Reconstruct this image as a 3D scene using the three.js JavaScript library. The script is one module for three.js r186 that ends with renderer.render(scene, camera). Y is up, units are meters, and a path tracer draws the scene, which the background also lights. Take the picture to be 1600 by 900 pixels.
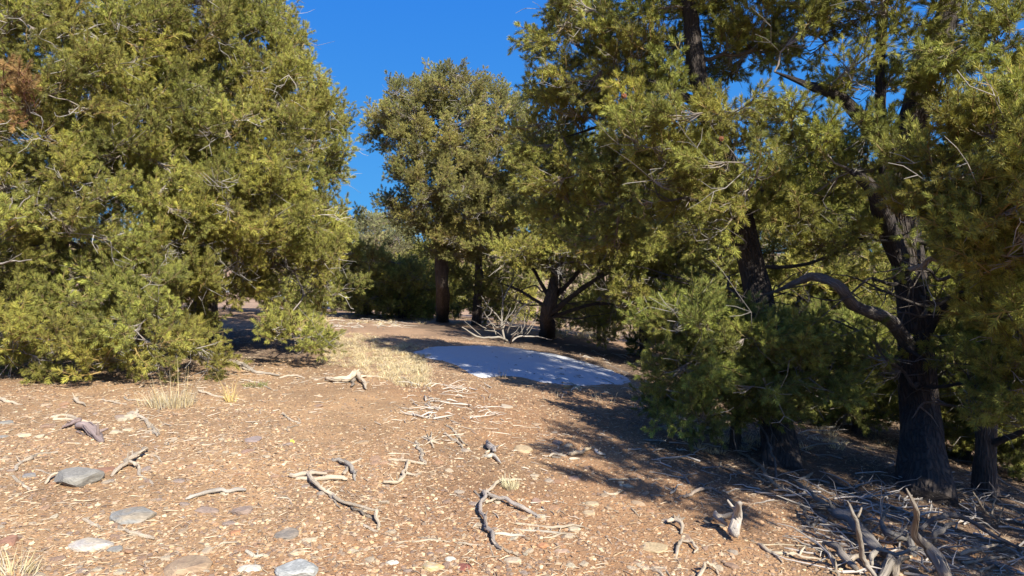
import * as THREE from 'three';
import { mergeGeometries } from 'three/addons/utils/BufferGeometryUtils.js';

// ------------------------------------------------------------------ camera, sky, sun, exposure
const scene = new THREE.Scene();
const PW = 1600, PH = 900, EYE = 1.6, VFOV = 46, HORIZON = 420;
const F = (PH / 2) / Math.tan(THREE.MathUtils.degToRad(VFOV / 2));          // focal length in photo pixels
const camera = new THREE.PerspectiveCamera(VFOV, 1024 / 576, 0.1, 3000);
camera.position.set(0, EYE, 0);
camera.rotation.x = -Math.atan((PH / 2 - HORIZON) / F);
camera.updateMatrixWorld(true);

const SUN_EL = THREE.MathUtils.degToRad(43), SUN_AZ = THREE.MathUtils.degToRad(52);   // azimuth: from +x (right) towards +z (behind the camera)
const SUN = new THREE.Vector3(Math.cos(SUN_EL) * Math.cos(SUN_AZ), Math.sin(SUN_EL), Math.cos(SUN_EL) * Math.sin(SUN_AZ));
{
  const W = 512, H = 256, d = new Float32Array(W * H * 4);
  for (let j = 0; j < H; j++) for (let i = 0; i < W; i++) {
    const el = ((j + 0.5) / H - 0.5) * Math.PI, az = ((i + 0.5) / W - 0.5) * 2 * Math.PI;
    const v = [Math.cos(el) * Math.cos(az), Math.sin(el), Math.cos(el) * Math.sin(az)];
    const up = Math.max(0, v[1]), hz = Math.pow(1 - up, 3.2), c = Math.max(0, v[0] * SUN.x + v[1] * SUN.y + v[2] * SUN.z);
    const g = Math.pow(c, 2) * 0.075 + Math.pow(c, 8) * 0.12 + Math.pow(c, 60) * 0.25;
    const k = (j * W + i) * 4;
    d[k] = 0.006 + 0.042 * hz + g; d[k + 1] = 0.074 + 0.125 * hz + g; d[k + 2] = 0.325 + 0.06 * hz + g; d[k + 3] = 1;
    if (v[1] < 0) { d[k] = 0.13; d[k + 1] = 0.09; d[k + 2] = 0.06; }
  }
  const sky = new THREE.DataTexture(d, W, H, THREE.RGBAFormat, THREE.FloatType);
  sky.mapping = THREE.EquirectangularReflectionMapping; sky.magFilter = sky.minFilter = THREE.LinearFilter; sky.needsUpdate = true;
  scene.background = sky; scene.environment = sky;
}
const sun = new THREE.DirectionalLight(new THREE.Color(1, 0.94, 0.84), 4.7);
sun.position.copy(SUN).multiplyScalar(60); sun.target.position.set(0, 0, -8);
sun.castShadow = true; sun.shadow.mapSize.set(4096, 4096);
Object.assign(sun.shadow.camera, { left: -25, right: 25, top: 25, bottom: -25, near: 1, far: 150 });
scene.add(sun, sun.target);
const EXPOSURE = 2.4;

// ------------------------------------------------------------------ small tools
function RNG(seed) { let a = seed >>> 0; return () => { a = (a + 0x6D2B79F5) | 0; let t = Math.imul(a ^ (a >>> 15), 1 | a); t = (t + Math.imul(t ^ (t >>> 7), 61 | t)) ^ t; return ((t ^ (t >>> 14)) >>> 0) / 4294967296; }; }
const V = (x, y, z) => new THREE.Vector3(x, y, z);
const lerp = (a, b, t) => a + (b - a) * t, clamp = (x, a, b) => Math.min(b, Math.max(a, x));
const sstep = (a, b, x) => { const t = clamp((x - a) / (b - a), 0, 1); return t * t * (3 - 2 * t); };
function hash3(x, y, z) { let h = Math.imul(x, 374761393) ^ Math.imul(y, 668265263) ^ Math.imul(z, 1442695041); h = Math.imul(h ^ (h >>> 13), 1274126177); return ((h ^ (h >>> 16)) >>> 0) / 4294967296; }
function noise(x, y, z = 0) {
  const xi = Math.floor(x), yi = Math.floor(y), zi = Math.floor(z); let u = x - xi, v = y - yi, w = z - zi;
  u = u * u * (3 - 2 * u); v = v * v * (3 - 2 * v); w = w * w * (3 - 2 * w);
  const c = (a, b, d) => hash3(xi + a, yi + b, zi + d);
  return 2 * lerp(lerp(lerp(c(0, 0, 0), c(1, 0, 0), u), lerp(c(0, 1, 0), c(1, 1, 0), u), v), lerp(lerp(c(0, 0, 1), c(1, 0, 1), u), lerp(c(0, 1, 1), c(1, 1, 1), u), v), w) - 1;
}
const fbm = (x, y, z = 0, o = 3) => { let s = 0, a = 0.5; for (let i = 0; i < o; i++) { s += a * noise(x, y, z); x *= 2.03; y *= 2.03; z *= 2.03; a *= 0.5; } return s; };
const names = {};
function numbered(n) { const k = names[n] = (names[n] ?? -1) + 1; return k ? n + '_' + String(k).padStart(3, '0') : n; }
function tag(o, label, category, group, kind) {
  if (label) o.userData.label = label;
  if (category) o.userData.category = category;
  if (group) o.userData.group = group;
  if (kind) o.userData.kind = kind;
  return o;
}
function mesh(name, geometry, material, parent) {
  const m = new THREE.Mesh(geometry, material); m.castShadow = m.receiveShadow = true;
  m.name = parent ? name : numbered(name); (parent || scene).add(m); return m;
}
function group(name, p) { const g = new THREE.Group(); g.name = numbered(name); g.position.copy(p); scene.add(g); return g; }
function instanced(name, geometry, material, list, parent, colors) {
  const im = new THREE.InstancedMesh(geometry, material, list.length); im.castShadow = im.receiveShadow = true;
  list.forEach((m, i) => im.setMatrixAt(i, m));
  if (colors) colors.forEach((c, i) => im.setColorAt(i, c));
  im.name = parent ? name : numbered(name); (parent || scene).add(im); return im;
}

// ------------------------------------------------------------------ the lie of the land
const softplus = (x) => x > 20 ? x : Math.log(1 + Math.exp(x));
function groundH(x, z) {
  const X = 30 * Math.tanh(x / 30);
  let h = -0.045 * X - 0.115 * (softplus(X) - 0.693);
  const d = -z;
  h += -0.075 * 3 * (softplus((d - 20.5) / 3)) + 0.075 * 3 * softplus((d - 46) / 3);   // beyond the crest the ground falls away, then rises
  h += 0.055 * 10 * softplus((d - 90) / 10) - 0.055 * 10 * softplus((d - 420) / 10);
  h += 0.045 * noise(x * 0.55, z * 0.55, 3) + 0.018 * noise(x * 1.7, z * 1.7, 9);
  return h;
}
const groundHf = (x, z) => groundH(x, z) + 0.006 * noise(x * 7, z * 7, 4);
const camQ = camera.quaternion.clone();
const ray = (px, py) => V((px - PW / 2) / F, -(py - PH / 2) / F, -1).applyQuaternion(camQ);
function at(px, py, depth) { const r = ray(px, py); return r.multiplyScalar(depth / -r.z).add(camera.position); }
function gp(px, py, lift = 0) {                       // the point of the ground (or lift above it) seen at a photo pixel
  const r = ray(px, py).normalize(), p = V(0, 0, 0); let t0 = 1, t = 1;
  for (; t < 120; t += 0.08) { p.copy(r).multiplyScalar(t).add(camera.position); if (p.y - groundH(p.x, p.z) < lift) break; t0 = t; }
  let a = t0, b = t;
  for (let i = 0; i < 18; i++) { const m = (a + b) / 2; p.copy(r).multiplyScalar(m).add(camera.position); if (p.y - groundH(p.x, p.z) < lift) b = m; else a = m; }
  return p.copy(r).multiplyScalar(b).add(camera.position);
}
const foot = (px, depth) => { const p = at(px, HORIZON, depth); p.y = groundH(p.x, p.z); return p; };

// ------------------------------------------------------------------ textures
function tex(w, h, fn, srgb) {
  const d = new Uint8Array(w * h * 4); fn(d);
  const t = new THREE.DataTexture(d, w, h); t.wrapS = t.wrapT = THREE.RepeatWrapping; t.magFilter = THREE.LinearFilter; t.minFilter = THREE.LinearMipmapLinearFilter; t.generateMipmaps = true;
  if (srgb) t.colorSpace = THREE.SRGBColorSpace; t.needsUpdate = true; return t;
}
function soilMaps() {                                  // 1.6 m of crumbly soil: many small grains of several tones, with their heights
  const N = 1024, r = RNG(11), col = new Float32Array(N * N * 3), hgt = new Float32Array(N * N);
  for (let j = 0; j < N; j++) for (let i = 0; i < N; i++) {
    const k = j * N + i, a = i / N * 2 * Math.PI, b = j / N * 2 * Math.PI;
    const q = fbm(3 * Math.cos(a) + 9, 3 * Math.sin(a) + 3 * Math.cos(b), 3 * Math.sin(b), 3);
    const s = hash3(i, j, 5);
    const t = 0.66 + 0.16 * q + 0.14 * (s - 0.5);
    col[k * 3] = t; col[k * 3 + 1] = t * 0.93; col[k * 3 + 2] = t * 0.87; hgt[k] = 0.28 + 0.12 * q + 0.1 * s;
  }
  const tones = [[0.95, 0.88, 0.80], [0.62, 0.52, 0.46], [0.82, 0.66, 0.54], [1, 0.97, 0.92], [0.72, 0.60, 0.52], [0.5, 0.42, 0.37], [0.9, 0.76, 0.6]];
  for (let n = 0; n < 15000; n++) {
    const big = Math.pow(r(), 3.2), ra = 1.6 + 7 * big, rb = ra * (0.45 + 0.5 * r()), an = r() * 7, cx = r() * N, cy = r() * N;
    const c = tones[Math.floor(r() * tones.length)], br = 0.82 + 0.3 * r(), ca = Math.cos(an), sa = Math.sin(an), R = Math.ceil(ra + 1);
    for (let y = -R; y <= R; y++) for (let x = -R; x <= R; x++) {
      const u = (x * ca + y * sa) / ra, v = (-x * sa + y * ca) / rb, q = u * u + v * v;
      if (q > 1) continue;
      const k = ((Math.floor(cy + y) + N) % N) * N + (Math.floor(cx + x) + N) % N, hh = Math.sqrt(1 - q);
      hgt[k] = Math.max(hgt[k], 0.35 + 0.5 * hh * (0.35 + 0.65 * big));
      for (let e = 0; e < 3; e++) col[k * 3 + e] = c[e] * br * 0.95;
    }
  }
  const cm = tex(N, N, (d) => { for (let k = 0; k < N * N; k++) { for (let e = 0; e < 3; e++) d[k * 4 + e] = 255 * clamp(col[k * 3 + e], 0, 1); d[k * 4 + 3] = 255; } }, false);
  const bm = tex(N, N, (d) => { for (let k = 0; k < N * N; k++) { d[k * 4] = d[k * 4 + 1] = d[k * 4 + 2] = 255 * clamp(hgt[k], 0, 1); d[k * 4 + 3] = 255; } });
  return [cm, bm];
}
// ridged bark (vertical plates) and weathered wood grain: u once round, v along
function streaks(N, M, fu, fv, ridged, contrast, seed) {
  return tex(N, M, (d) => {
    for (let j = 0; j < M; j++) for (let i = 0; i < N; i++) {
      const a = i / N * 2 * Math.PI, R = fu / (2 * Math.PI), x = R * Math.cos(a), y = R * Math.sin(a);
      const b = j / M * 2 * Math.PI, S = fv / (2 * Math.PI), wob = 0.8 * noise(x * 0.7, y * 0.7, S * Math.cos(b) * 2 + seed);
      let q = noise(x + wob + seed, y + S * Math.cos(b) * 0.6, S * Math.sin(b)) * 0.6 + 0.4 * noise(2.3 * x + S * Math.cos(b) * 1.6, 2.3 * y + seed, 1.6 * S * Math.sin(b));
      q = ridged ? 1 - Math.pow(Math.abs(q), 0.7) * 1.5 : 0.5 + 0.5 * q; q = q * 0.8 + 0.2 * hash3(i, j, seed);
      const t = ridged ? 1 - contrast * sstep(0.05, 1.0, q) : 1 - contrast * (1 - clamp(q, 0, 1));
      const k = (j * N + i) * 4; d[k] = d[k + 1] = d[k + 2] = 255 * clamp(t, 0, 1); d[k + 3] = 255;
    }
  });
}
const [soilColor, soilBump] = soilMaps();
const barkTex = streaks(256, 256, 44, 9, true, 0.6, 3), grainTex = streaks(512, 256, 64, 3, false, 0.6, 8);
const specTex = tex(256, 256, (d) => { for (let j = 0; j < 256; j++) for (let i = 0; i < 256; i++) { const k = (j * 256 + i) * 4, q = 0.78 + 0.34 * fbm(6 + 4 * Math.cos(i / 40.74), 4 * Math.sin(i / 40.74) + 4 * Math.cos(j / 40.74), 4 * Math.sin(j / 40.74), 4) + 0.2 * (hash3(i, j, 2) - 0.5); d[k] = d[k + 1] = d[k + 2] = 255 * clamp(q, 0, 1); d[k + 3] = 255; } });

const snowTex = tex(512, 512, (d) => { const r = RNG(91); d.fill(255); for (let n = 0; n < 900; n++) { const x = r() * 512, y = r() * 512, a = r() * 6.3, L = 1 + 6 * r() * r(), t = 60 + 120 * r(); for (let i = 0; i < L; i++) { const k = ((Math.floor(y + Math.sin(a) * i) + 512) % 512) * 512 + (Math.floor(x + Math.cos(a) * i) + 512) % 512; d[k * 4] = t; d[k * 4 + 1] = t * 0.85; d[k * 4 + 2] = t * 0.7; } } }, true);

const M = {
  soil: new THREE.MeshStandardMaterial({ map: soilColor, bumpMap: soilBump, bumpScale: 0.012, roughness: 1, vertexColors: true, name: 'soil' }),
  stone: new THREE.MeshStandardMaterial({ map: specTex, bumpMap: specTex, bumpScale: 0.004, roughness: 0.92, vertexColors: true, name: 'stone' }),
  gravel: new THREE.MeshStandardMaterial({ roughness: 0.95, name: 'gravel' }),
  wood: new THREE.MeshStandardMaterial({ map: grainTex, bumpMap: grainTex, bumpScale: 0.009, roughness: 0.9, vertexColors: true, name: 'weathered wood' }),
  bark: new THREE.MeshStandardMaterial({ map: barkTex, bumpMap: barkTex, bumpScale: 0.035, roughness: 1, vertexColors: true, name: 'bark' }),
  twig: new THREE.MeshStandardMaterial({ roughness: 0.95, vertexColors: true, name: 'twig bark' }),
  needle: new THREE.MeshPhysicalMaterial({ roughness: 1, transmission: 0.27, thickness: 0, clearcoat: 0.22, clearcoatRoughness: 0.5, specularIntensity: 0.5, vertexColors: true, side: THREE.DoubleSide, name: 'pine needles' }),
  straw: new THREE.MeshPhysicalMaterial({ roughness: 1, transmission: 0.25, thickness: 0, vertexColors: true, side: THREE.DoubleSide, name: 'dry grass' }),
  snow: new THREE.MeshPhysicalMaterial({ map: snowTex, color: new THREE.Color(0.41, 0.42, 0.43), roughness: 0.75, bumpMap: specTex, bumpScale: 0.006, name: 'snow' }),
  cone: new THREE.MeshStandardMaterial({ color: new THREE.Color(0.20, 0.075, 0.03), roughness: 0.8, name: 'cone' }),
};

// ------------------------------------------------------------------ geometry helpers
// a tube through points with a radius each; gnarl makes the section uneven; colours run from c0 to c1 with noise
function tube(pts, rad, sides, { gnarl = 0, c0 = [0.3, 0.27, 0.23], c1 = null, seed = 1, cvar = 0.15, cap = true, vlen = 0.5 } = {}) {
  const n = pts.length, pos = [], uv = [], col = [], idx = [];
  let T = pts[1].clone().sub(pts[0]).normalize(), N = Math.abs(T.y) > 0.9 ? V(1, 0, 0) : V(0, 1, 0); N.sub(T.clone().multiplyScalar(N.dot(T))).normalize();
  let len = 0; const B = V(0, 0, 0), p = V(0, 0, 0);
  for (let i = 0; i < n; i++) {
    if (i) { len += pts[i].distanceTo(pts[i - 1]); const T2 = pts[Math.min(n - 1, i + 1)].clone().sub(pts[i - 1]).normalize(); N.sub(T2.clone().multiplyScalar(N.dot(T2))).normalize(); T = T2; }
    B.crossVectors(T, N);
    const t = i / (n - 1);
    for (let s = 0; s <= sides; s++) {
      const a = (s % sides) / sides * 2 * Math.PI, ca = Math.cos(a), sa = Math.sin(a);
      const g = gnarl ? 1 + gnarl * (noise(ca * 1.6 + seed, sa * 1.6, len / Math.max(rad[i], 0.004) * 0.35) + 0.5 * noise(ca * 4 + seed, sa * 4, len / Math.max(rad[i], 0.004) * 0.2)) : 1;
      const r = rad[i] * g;
      p.copy(pts[i]).addScaledVector(N, ca * r).addScaledVector(B, sa * r);
      pos.push(p.x, p.y, p.z); uv.push(s / sides, len / vlen);
      const c = c1 || c0, q = 1 + cvar * noise(p.x * 9 + seed, p.y * 9, p.z * 9);
      col.push(lerp(c0[0], c[0], t) * q, lerp(c0[1], c[1], t) * q, lerp(c0[2], c[2], t) * q);
    }
  }
  const w = sides + 1;
  for (let i = 0; i < n - 1; i++) for (let s = 0; s < sides; s++) { const a = i * w + s, b = a + w; idx.push(a, a + 1, b, b, a + 1, b + 1); }
  if (cap) for (const e of [0, n - 1]) {                // a slightly jagged broken end
    const m = pos.length / 3, out = pts[e].clone().sub(pts[e ? n - 2 : 1]).normalize().multiplyScalar(rad[e] * 0.5).add(pts[e]);
    pos.push(out.x, out.y, out.z); uv.push(0.5, len / vlen); const c = e && c1 ? c1 : c0; col.push(c[0], c[1], c[2]);
    for (let s = 0; s < sides; s++) { const a = e * w + s; e ? idx.push(a, a + 1, m) : idx.push(a + 1, a, m); }
  }
  const g = new THREE.BufferGeometry();
  g.setAttribute('position', new THREE.Float32BufferAttribute(pos, 3)); g.setAttribute('uv', new THREE.Float32BufferAttribute(uv, 2)); g.setAttribute('color', new THREE.Float32BufferAttribute(col, 3));
  g.setIndex(idx); g.computeVertexNormals(); return g;
}
function smooth(pts, rad, step) {                        // Catmull-Rom through points; returns points and radii
  const c = new THREE.CatmullRomCurve3(pts, false, 'centripetal'), n = Math.max(2, Math.ceil(c.getLength() / step)), P = [], R = [];
  for (let i = 0; i <= n; i++) { const t = i / n, u = t * (rad.length - 1), k = Math.min(rad.length - 2, Math.floor(u)); P.push(c.getPoint(t)); R.push(rad.length > 1 ? lerp(rad[k], rad[k + 1], u - k) : rad[0]); }
  return [P, R];
}
function rockGeometry(seed, sx, sy, sz, color, { cuts = 5, rough = 0.12, detail = 3, color2 = null } = {}) {
  const r = RNG(seed), g0 = new THREE.IcosahedronGeometry(1, detail).deleteAttribute('uv'), p = g0.attributes.position, col = [], uv = [];
  const planes = Array.from({ length: cuts }, () => [V(r() * 2 - 1, r() * 1.6 - 0.6, r() * 2 - 1).normalize(), 0.55 + 0.35 * r()]);
  planes.push([V((r() - 0.5) * 0.3, 1, (r() - 0.5) * 0.3).normalize(), 0.62]);
  const v = V(0, 0, 0);
  for (let i = 0; i < p.count; i++) {
    v.fromBufferAttribute(p, i);
    const k = 1 + rough * 2 * fbm(v.x * 1.7 + seed, v.y * 1.7, v.z * 1.7, 2); v.multiplyScalar(k);
    for (const [nn, dd] of planes) { const e = v.dot(nn) - dd; if (e > 0) v.addScaledVector(nn, -e * 0.94); }
    const f = 0.025 * noise(v.x * 7, v.y * 7 + seed, v.z * 7); v.multiplyScalar(1 + f);
    const m = color2 ? sstep(-0.1, 0.25, fbm(v.x * 2.2 + seed, v.y * 2.2, v.z * 2.2, 3)) : 0, q = 1 + 0.3 * fbm(v.x * 3, v.y * 3 + seed, v.z * 3, 3);
    const c2 = color2 || color; col.push(...color.map((c, e) => lerp(c, c2[e], m) * q));
    uv.push((v.x + v.y * 0.5) * sx * 4, (v.z - v.y * 0.4) * sz * 4);
    p.setXYZ(i, v.x * sx, v.y * sy, v.z * sz);
  }
  g0.setAttribute('color', new THREE.Float32BufferAttribute(col, 3)); g0.setAttribute('uv', new THREE.Float32BufferAttribute(uv, 2));
  g0.computeVertexNormals(); return g0;
}

// ------------------------------------------------------------------ ground: one sheet, finest before the camera
// tree feet, for the darker needle duff that lies beneath them
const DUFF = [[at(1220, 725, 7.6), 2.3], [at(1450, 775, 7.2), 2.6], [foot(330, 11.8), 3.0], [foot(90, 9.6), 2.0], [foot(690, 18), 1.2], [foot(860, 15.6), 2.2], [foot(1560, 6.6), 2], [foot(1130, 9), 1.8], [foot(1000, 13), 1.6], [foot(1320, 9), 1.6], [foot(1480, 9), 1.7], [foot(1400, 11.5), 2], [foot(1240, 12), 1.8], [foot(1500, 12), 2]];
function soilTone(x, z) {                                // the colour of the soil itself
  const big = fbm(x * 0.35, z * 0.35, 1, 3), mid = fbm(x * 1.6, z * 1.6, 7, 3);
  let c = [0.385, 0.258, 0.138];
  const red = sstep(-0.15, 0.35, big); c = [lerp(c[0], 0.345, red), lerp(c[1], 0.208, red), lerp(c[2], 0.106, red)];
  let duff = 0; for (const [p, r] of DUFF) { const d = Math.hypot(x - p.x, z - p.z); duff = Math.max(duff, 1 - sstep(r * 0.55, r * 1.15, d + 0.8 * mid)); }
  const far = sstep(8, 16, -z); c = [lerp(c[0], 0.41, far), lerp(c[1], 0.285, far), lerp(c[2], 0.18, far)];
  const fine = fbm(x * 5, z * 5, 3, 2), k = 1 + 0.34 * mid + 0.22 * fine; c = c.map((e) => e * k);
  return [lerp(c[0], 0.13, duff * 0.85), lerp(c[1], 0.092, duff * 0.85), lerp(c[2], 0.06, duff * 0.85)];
}
let ground;
{
  const nx = 420, nz = 460, pos = [], uv = [], col = [], idx = [];
  for (let j = 0; j <= nz; j++) for (let i = 0; i <= nx; i++) {
    const u = i / nx * 2 - 1, w = j / nz * 2 - 1;
    const x = 1.5 * Math.sinh(u * 7.2) * 1.0, z = -6 + 1.9 * Math.sinh(w * 6.9);
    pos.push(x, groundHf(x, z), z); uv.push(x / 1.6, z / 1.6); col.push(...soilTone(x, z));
  }
  const w = nx + 1;
  for (let j = 0; j < nz; j++) for (let i = 0; i < nx; i++) { const a = j * w + i; idx.push(a, a + w, a + 1, a + 1, a + w, a + w + 1); }
  const g = new THREE.BufferGeometry(); g.setAttribute('position', new THREE.Float32BufferAttribute(pos, 3)); g.setAttribute('uv', new THREE.Float32BufferAttribute(uv, 2)); g.setAttribute('color', new THREE.Float32BufferAttribute(col, 3));
  g.setIndex(idx); g.computeVertexNormals();
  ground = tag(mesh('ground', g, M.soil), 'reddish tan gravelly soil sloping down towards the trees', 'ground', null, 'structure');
}

// ------------------------------------------------------------------ pine foliage: one spray of needled shoots
function sprayGeometry(seed, { shoots = 7, needles = 58, len = 0.19, nl = 0.034, nw = 0.0027 } = {}) {
  const r = RNG(seed), pos = [], col = [], rnd = () => r() * 2 - 1;
  const tri = (a, b, c, ca, cb) => { for (const [p, k] of [[a, ca], [b, ca], [c, cb]]) { pos.push(p.x, p.y, p.z); col.push(k[0], k[1], k[2]); } };
  const stick = (a, b, ra, rb, k) => {
    const d = b.clone().sub(a).normalize(), n = V(rnd(), rnd(), rnd()).cross(d).normalize(), m = n.clone().cross(d);
    for (let s = 0; s < 3; s++) {
      const o = [0, 1].map((e) => { const t = (s + e) / 3 * 6.2832; return n.clone().multiplyScalar(Math.cos(t)).addScaledVector(m, Math.sin(t)); });
      const A = a.clone().addScaledVector(o[0], ra), A2 = a.clone().addScaledVector(o[1], ra), B = b.clone().addScaledVector(o[0], rb), B2 = b.clone().addScaledVector(o[1], rb);
      tri(A, A2, B, k, k); tri(B, A2, B2, k, k);
    }
  };
  const spine = (t) => V(0.03 * Math.sin(t * 2 + seed), len * t, 0.045 * t * t);
  const bark = [0.9, 0.62, 0.9];                         // multiplied by the copy's green: ends up greyish brown
  for (let i = 0; i < 4; i++) stick(spine(i / 4), spine((i + 1) / 4), 0.0042 - i * 0.0006, 0.0036 - i * 0.0006, bark);
  for (let s = 0; s < shoots; s++) {
    const t = s === shoots - 1 ? 1 : 0.22 + 0.75 * s / (shoots - 1), a0 = spine(Math.min(t, 0.97)), ang = s * 2.4 + rnd() * 0.5;
    let d = spine(Math.min(1, t + 0.02)).sub(spine(t - 0.05)).normalize();
    if (s < shoots - 1) d = d.multiplyScalar(0.75).add(V(Math.cos(ang), 0, Math.sin(ang) * 0.75)).normalize();
    d.z += 0.25; d.normalize();
    const L = 0.045 + 0.04 * r(), a1 = a0.clone().addScaledVector(d, L);
    stick(a0, a1, 0.003, 0.002, bark);
    const n = V(rnd(), rnd(), rnd()).cross(d).normalize(), m = n.clone().cross(d), young = 0.95 + 0.6 * r() * r() + 0.1 * r();
    for (let k = 0; k < needles; k++) {
      const u = k / needles, f = 0.36 + 0.64 * Math.pow(u, 0.85), phi = k * 2.39996 + rnd() * 0.4, th = lerp(1.2, 0.22, u) + rnd() * 0.2;
      const b = a0.clone().addScaledVector(d, L * Math.min(1, f));
      const o = n.clone().multiplyScalar(Math.cos(phi)).addScaledVector(m, Math.sin(phi));
      const dir = d.clone().multiplyScalar(Math.cos(th)).addScaledVector(o, Math.sin(th)).normalize();
      const side = V(rnd(), rnd(), rnd()).cross(dir).normalize().multiplyScalar(nw / 2), l = nl * (0.75 + 0.5 * r());
      const tip = b.clone().addScaledVector(dir, l), mid = b.clone().addScaledVector(dir, l * 0.55);
      const g = young * (0.75 + 0.5 * r()), y = r() * 0.25, k0 = [g * (0.9 + y), g * 0.98, g * 0.85], k1 = [g * (1.2 + y), g * 1.2, g * 0.95];
      tri(b.clone().sub(side.clone().multiplyScalar(0.7)), b.clone().add(side.clone().multiplyScalar(0.7)), mid.clone().add(side), k0, k0);
      tri(b.clone().sub(side.clone().multiplyScalar(0.7)), mid.clone().add(side), tip, k0, k1);
      tri(b.clone().sub(side.clone().multiplyScalar(0.7)), tip, mid.clone().sub(side), k0, k0);
    }
  }
  const g = new THREE.BufferGeometry(); g.setAttribute('position', new THREE.Float32BufferAttribute(pos, 3)); g.setAttribute('color', new THREE.Float32BufferAttribute(col, 3));
  return g;
}
const SPRAYS = [1, 2, 3, 4, 5].map((s) => sprayGeometry(s * 17));
const FARSPRAYS = [6, 7, 8].map((s) => sprayGeometry(s * 13, { shoots: 6, needles: 30, len: 0.19, nl: 0.040, nw: 0.0048 }));

// ------------------------------------------------------------------ trees
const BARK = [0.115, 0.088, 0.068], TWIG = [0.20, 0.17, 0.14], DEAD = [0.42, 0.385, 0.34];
const lobe = (px, py, d, rx, ry, rz, n) => ({ c: at(px, py, d), r: [rx * d / F, ry * d / F, rz], n });   // centre by pixel and distance; radii: pixels across and up, metres deep
function grow(o) {
  const r = RNG(o.seed), rnd = () => r() * 2 - 1, root = group(o.name || 'pinyon_pine', o.base), O = o.base;
  tag(root, o.label, 'tree', o.group);
  const nodes = [], add = (p, parent, fixed) => { nodes.push({ p, parent, flow: 0, fixed }); return nodes.length - 1; };
  const run = (pts, rad, parent, step) => { const [P, R] = smooth(pts, rad, step); let last = parent; P.forEach((p, i) => { last = add(p, last, R[i]); }); return [P, R]; };
  const local = (P) => P.map((p) => p.clone().sub(O));
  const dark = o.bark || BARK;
  // trunk: flared at the foot, a little below ground
  const tp = [o.base.clone().add(V(0, -0.12, 0)), ...o.trunk.map(([p]) => p)], tr = [o.r0 * 1.08, ...o.trunk.map(([, q]) => q)];
  const [P, R] = run(tp, tr, -1, 0.12);
  P.forEach((p, i) => { const y = p.y - o.base.y; R[i] *= 1 + 0.22 * Math.exp(-Math.max(0, y) * 6); });
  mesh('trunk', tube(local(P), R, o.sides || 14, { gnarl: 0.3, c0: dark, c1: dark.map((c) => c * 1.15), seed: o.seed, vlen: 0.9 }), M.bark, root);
  for (const L of o.limbs || []) {
    let best = 0, bd = 1e9; nodes.forEach((n, i) => { const d = n.p.distanceTo(L.pts[0]); if (d < bd) { bd = d; best = i; } });
    const [lp, lr] = run([nodes[best].p.clone(), ...L.pts], [L.r0 * 1.15, L.r0, ...L.pts.slice(1).map((_, i) => lerp(L.r0, L.r1, (i + 1) / (L.pts.length - 1)))], best, 0.1);
    lr.forEach((q, i) => { const t = (i / (lr.length - 1) - 0.75) / 0.25; if (t > 0) lr[i] = q * (1 - 0.8 * t); });
    lp.forEach((p, i) => { if (i > 1) p.add(V(noise(i * 0.5, o.seed), noise(i * 0.5, o.seed + 20), noise(i * 0.5, o.seed + 40)).multiplyScalar(lr[i] * 0.45)); });
    const m = mesh('limb', tube(local(lp), lr, 11, { gnarl: 0.34, c0: L.c || dark, c1: L.c || dark.map((c) => c * 1.1), seed: o.seed + 3, vlen: 0.6 }), M.bark, root);
    if (L.label) m.userData.label = L.label;
  }
  for (let k = 0; k < (o.bare || 0); k++) {                // crooked bare limbs low on the trunk
    const i = 8 + Math.floor(r() * (P.length * 0.5)), a = r() * 6.283, L = 0.7 + 1.2 * r(), d = V(Math.cos(a), 0.15 + 0.35 * rnd(), Math.sin(a)), pts = [P[i].clone()];
    for (let e = 1; e <= 5; e++) pts.push(P[i].clone().addScaledVector(d, L * e / 5).add(V(rnd() * 0.12, rnd() * 0.1 - 0.05 * e * (1 - e / 5), rnd() * 0.12)));
    const g = [], t = 0.8 + 0.9 * r(), c = [0.14 * t, 0.118 * t, 0.098 * t], [lp, lr] = run(pts, [0.026, 0.02, 0.016, 0.012, 0.008, 0.004], 0, 0.07);
    g.push(tube(local(lp), lr, 6, { gnarl: 0.25, c0: c, seed: k }));
    for (let e = 0; e < 7; e++) { const j = 4 + Math.floor(r() * (lp.length - 5)), q = lp[j].clone(), dd = V(rnd(), rnd() * 0.7, rnd()).normalize().addScaledVector(d, 0.5), LL = 0.15 + 0.35 * r(), m1 = q.clone().addScaledVector(dd, LL * 0.5).add(V(rnd(), rnd(), rnd()).multiplyScalar(0.05)), m2 = q.clone().addScaledVector(dd, LL); g.push(tube(local([q, m1, m2]), [0.008, 0.006, 0.002], 4, { c0: c.map((v) => v * 1.3), seed: e, cap: false })); }
    mesh('bare_limb', mergeGeometries(g), M.bark, root);
  }
  // where the foliage clumps sit
  const minD = (o.minD ?? 0.37) * 1.15, targets = [];
  for (const l of o.lobes) for (let k = 0, tries = 0; k < l.n * (o.fill ?? 0.8) && tries < l.n * 12; tries++) {
    const d = V(rnd(), rnd(), rnd()); if (d.lengthSq() > 1 || d.lengthSq() < 0.02) continue;
    const q = Math.pow(d.length(), o.shell ?? 0.55); d.normalize().multiplyScalar(q);
    const p = V(l.c.x + d.x * l.r[0], l.c.y + d.y * l.r[1], l.c.z + d.z * l.r[2]);
    if (p.y < groundH(p.x, p.z) + 0.18) continue;
    if (o.clear && o.clear(p)) continue;
    if (targets.some((t) => t.distanceToSquared(p) < minD * minD)) continue;
    targets.push(p); k++;
  }
  const axis = o.trunk[Math.min(1, o.trunk.length - 1)][0];
  targets.sort((a, b) => Math.hypot(a.x - axis.x, a.z - axis.z) - Math.hypot(b.x - axis.x, b.z - axis.z));
  const paths = [];
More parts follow.
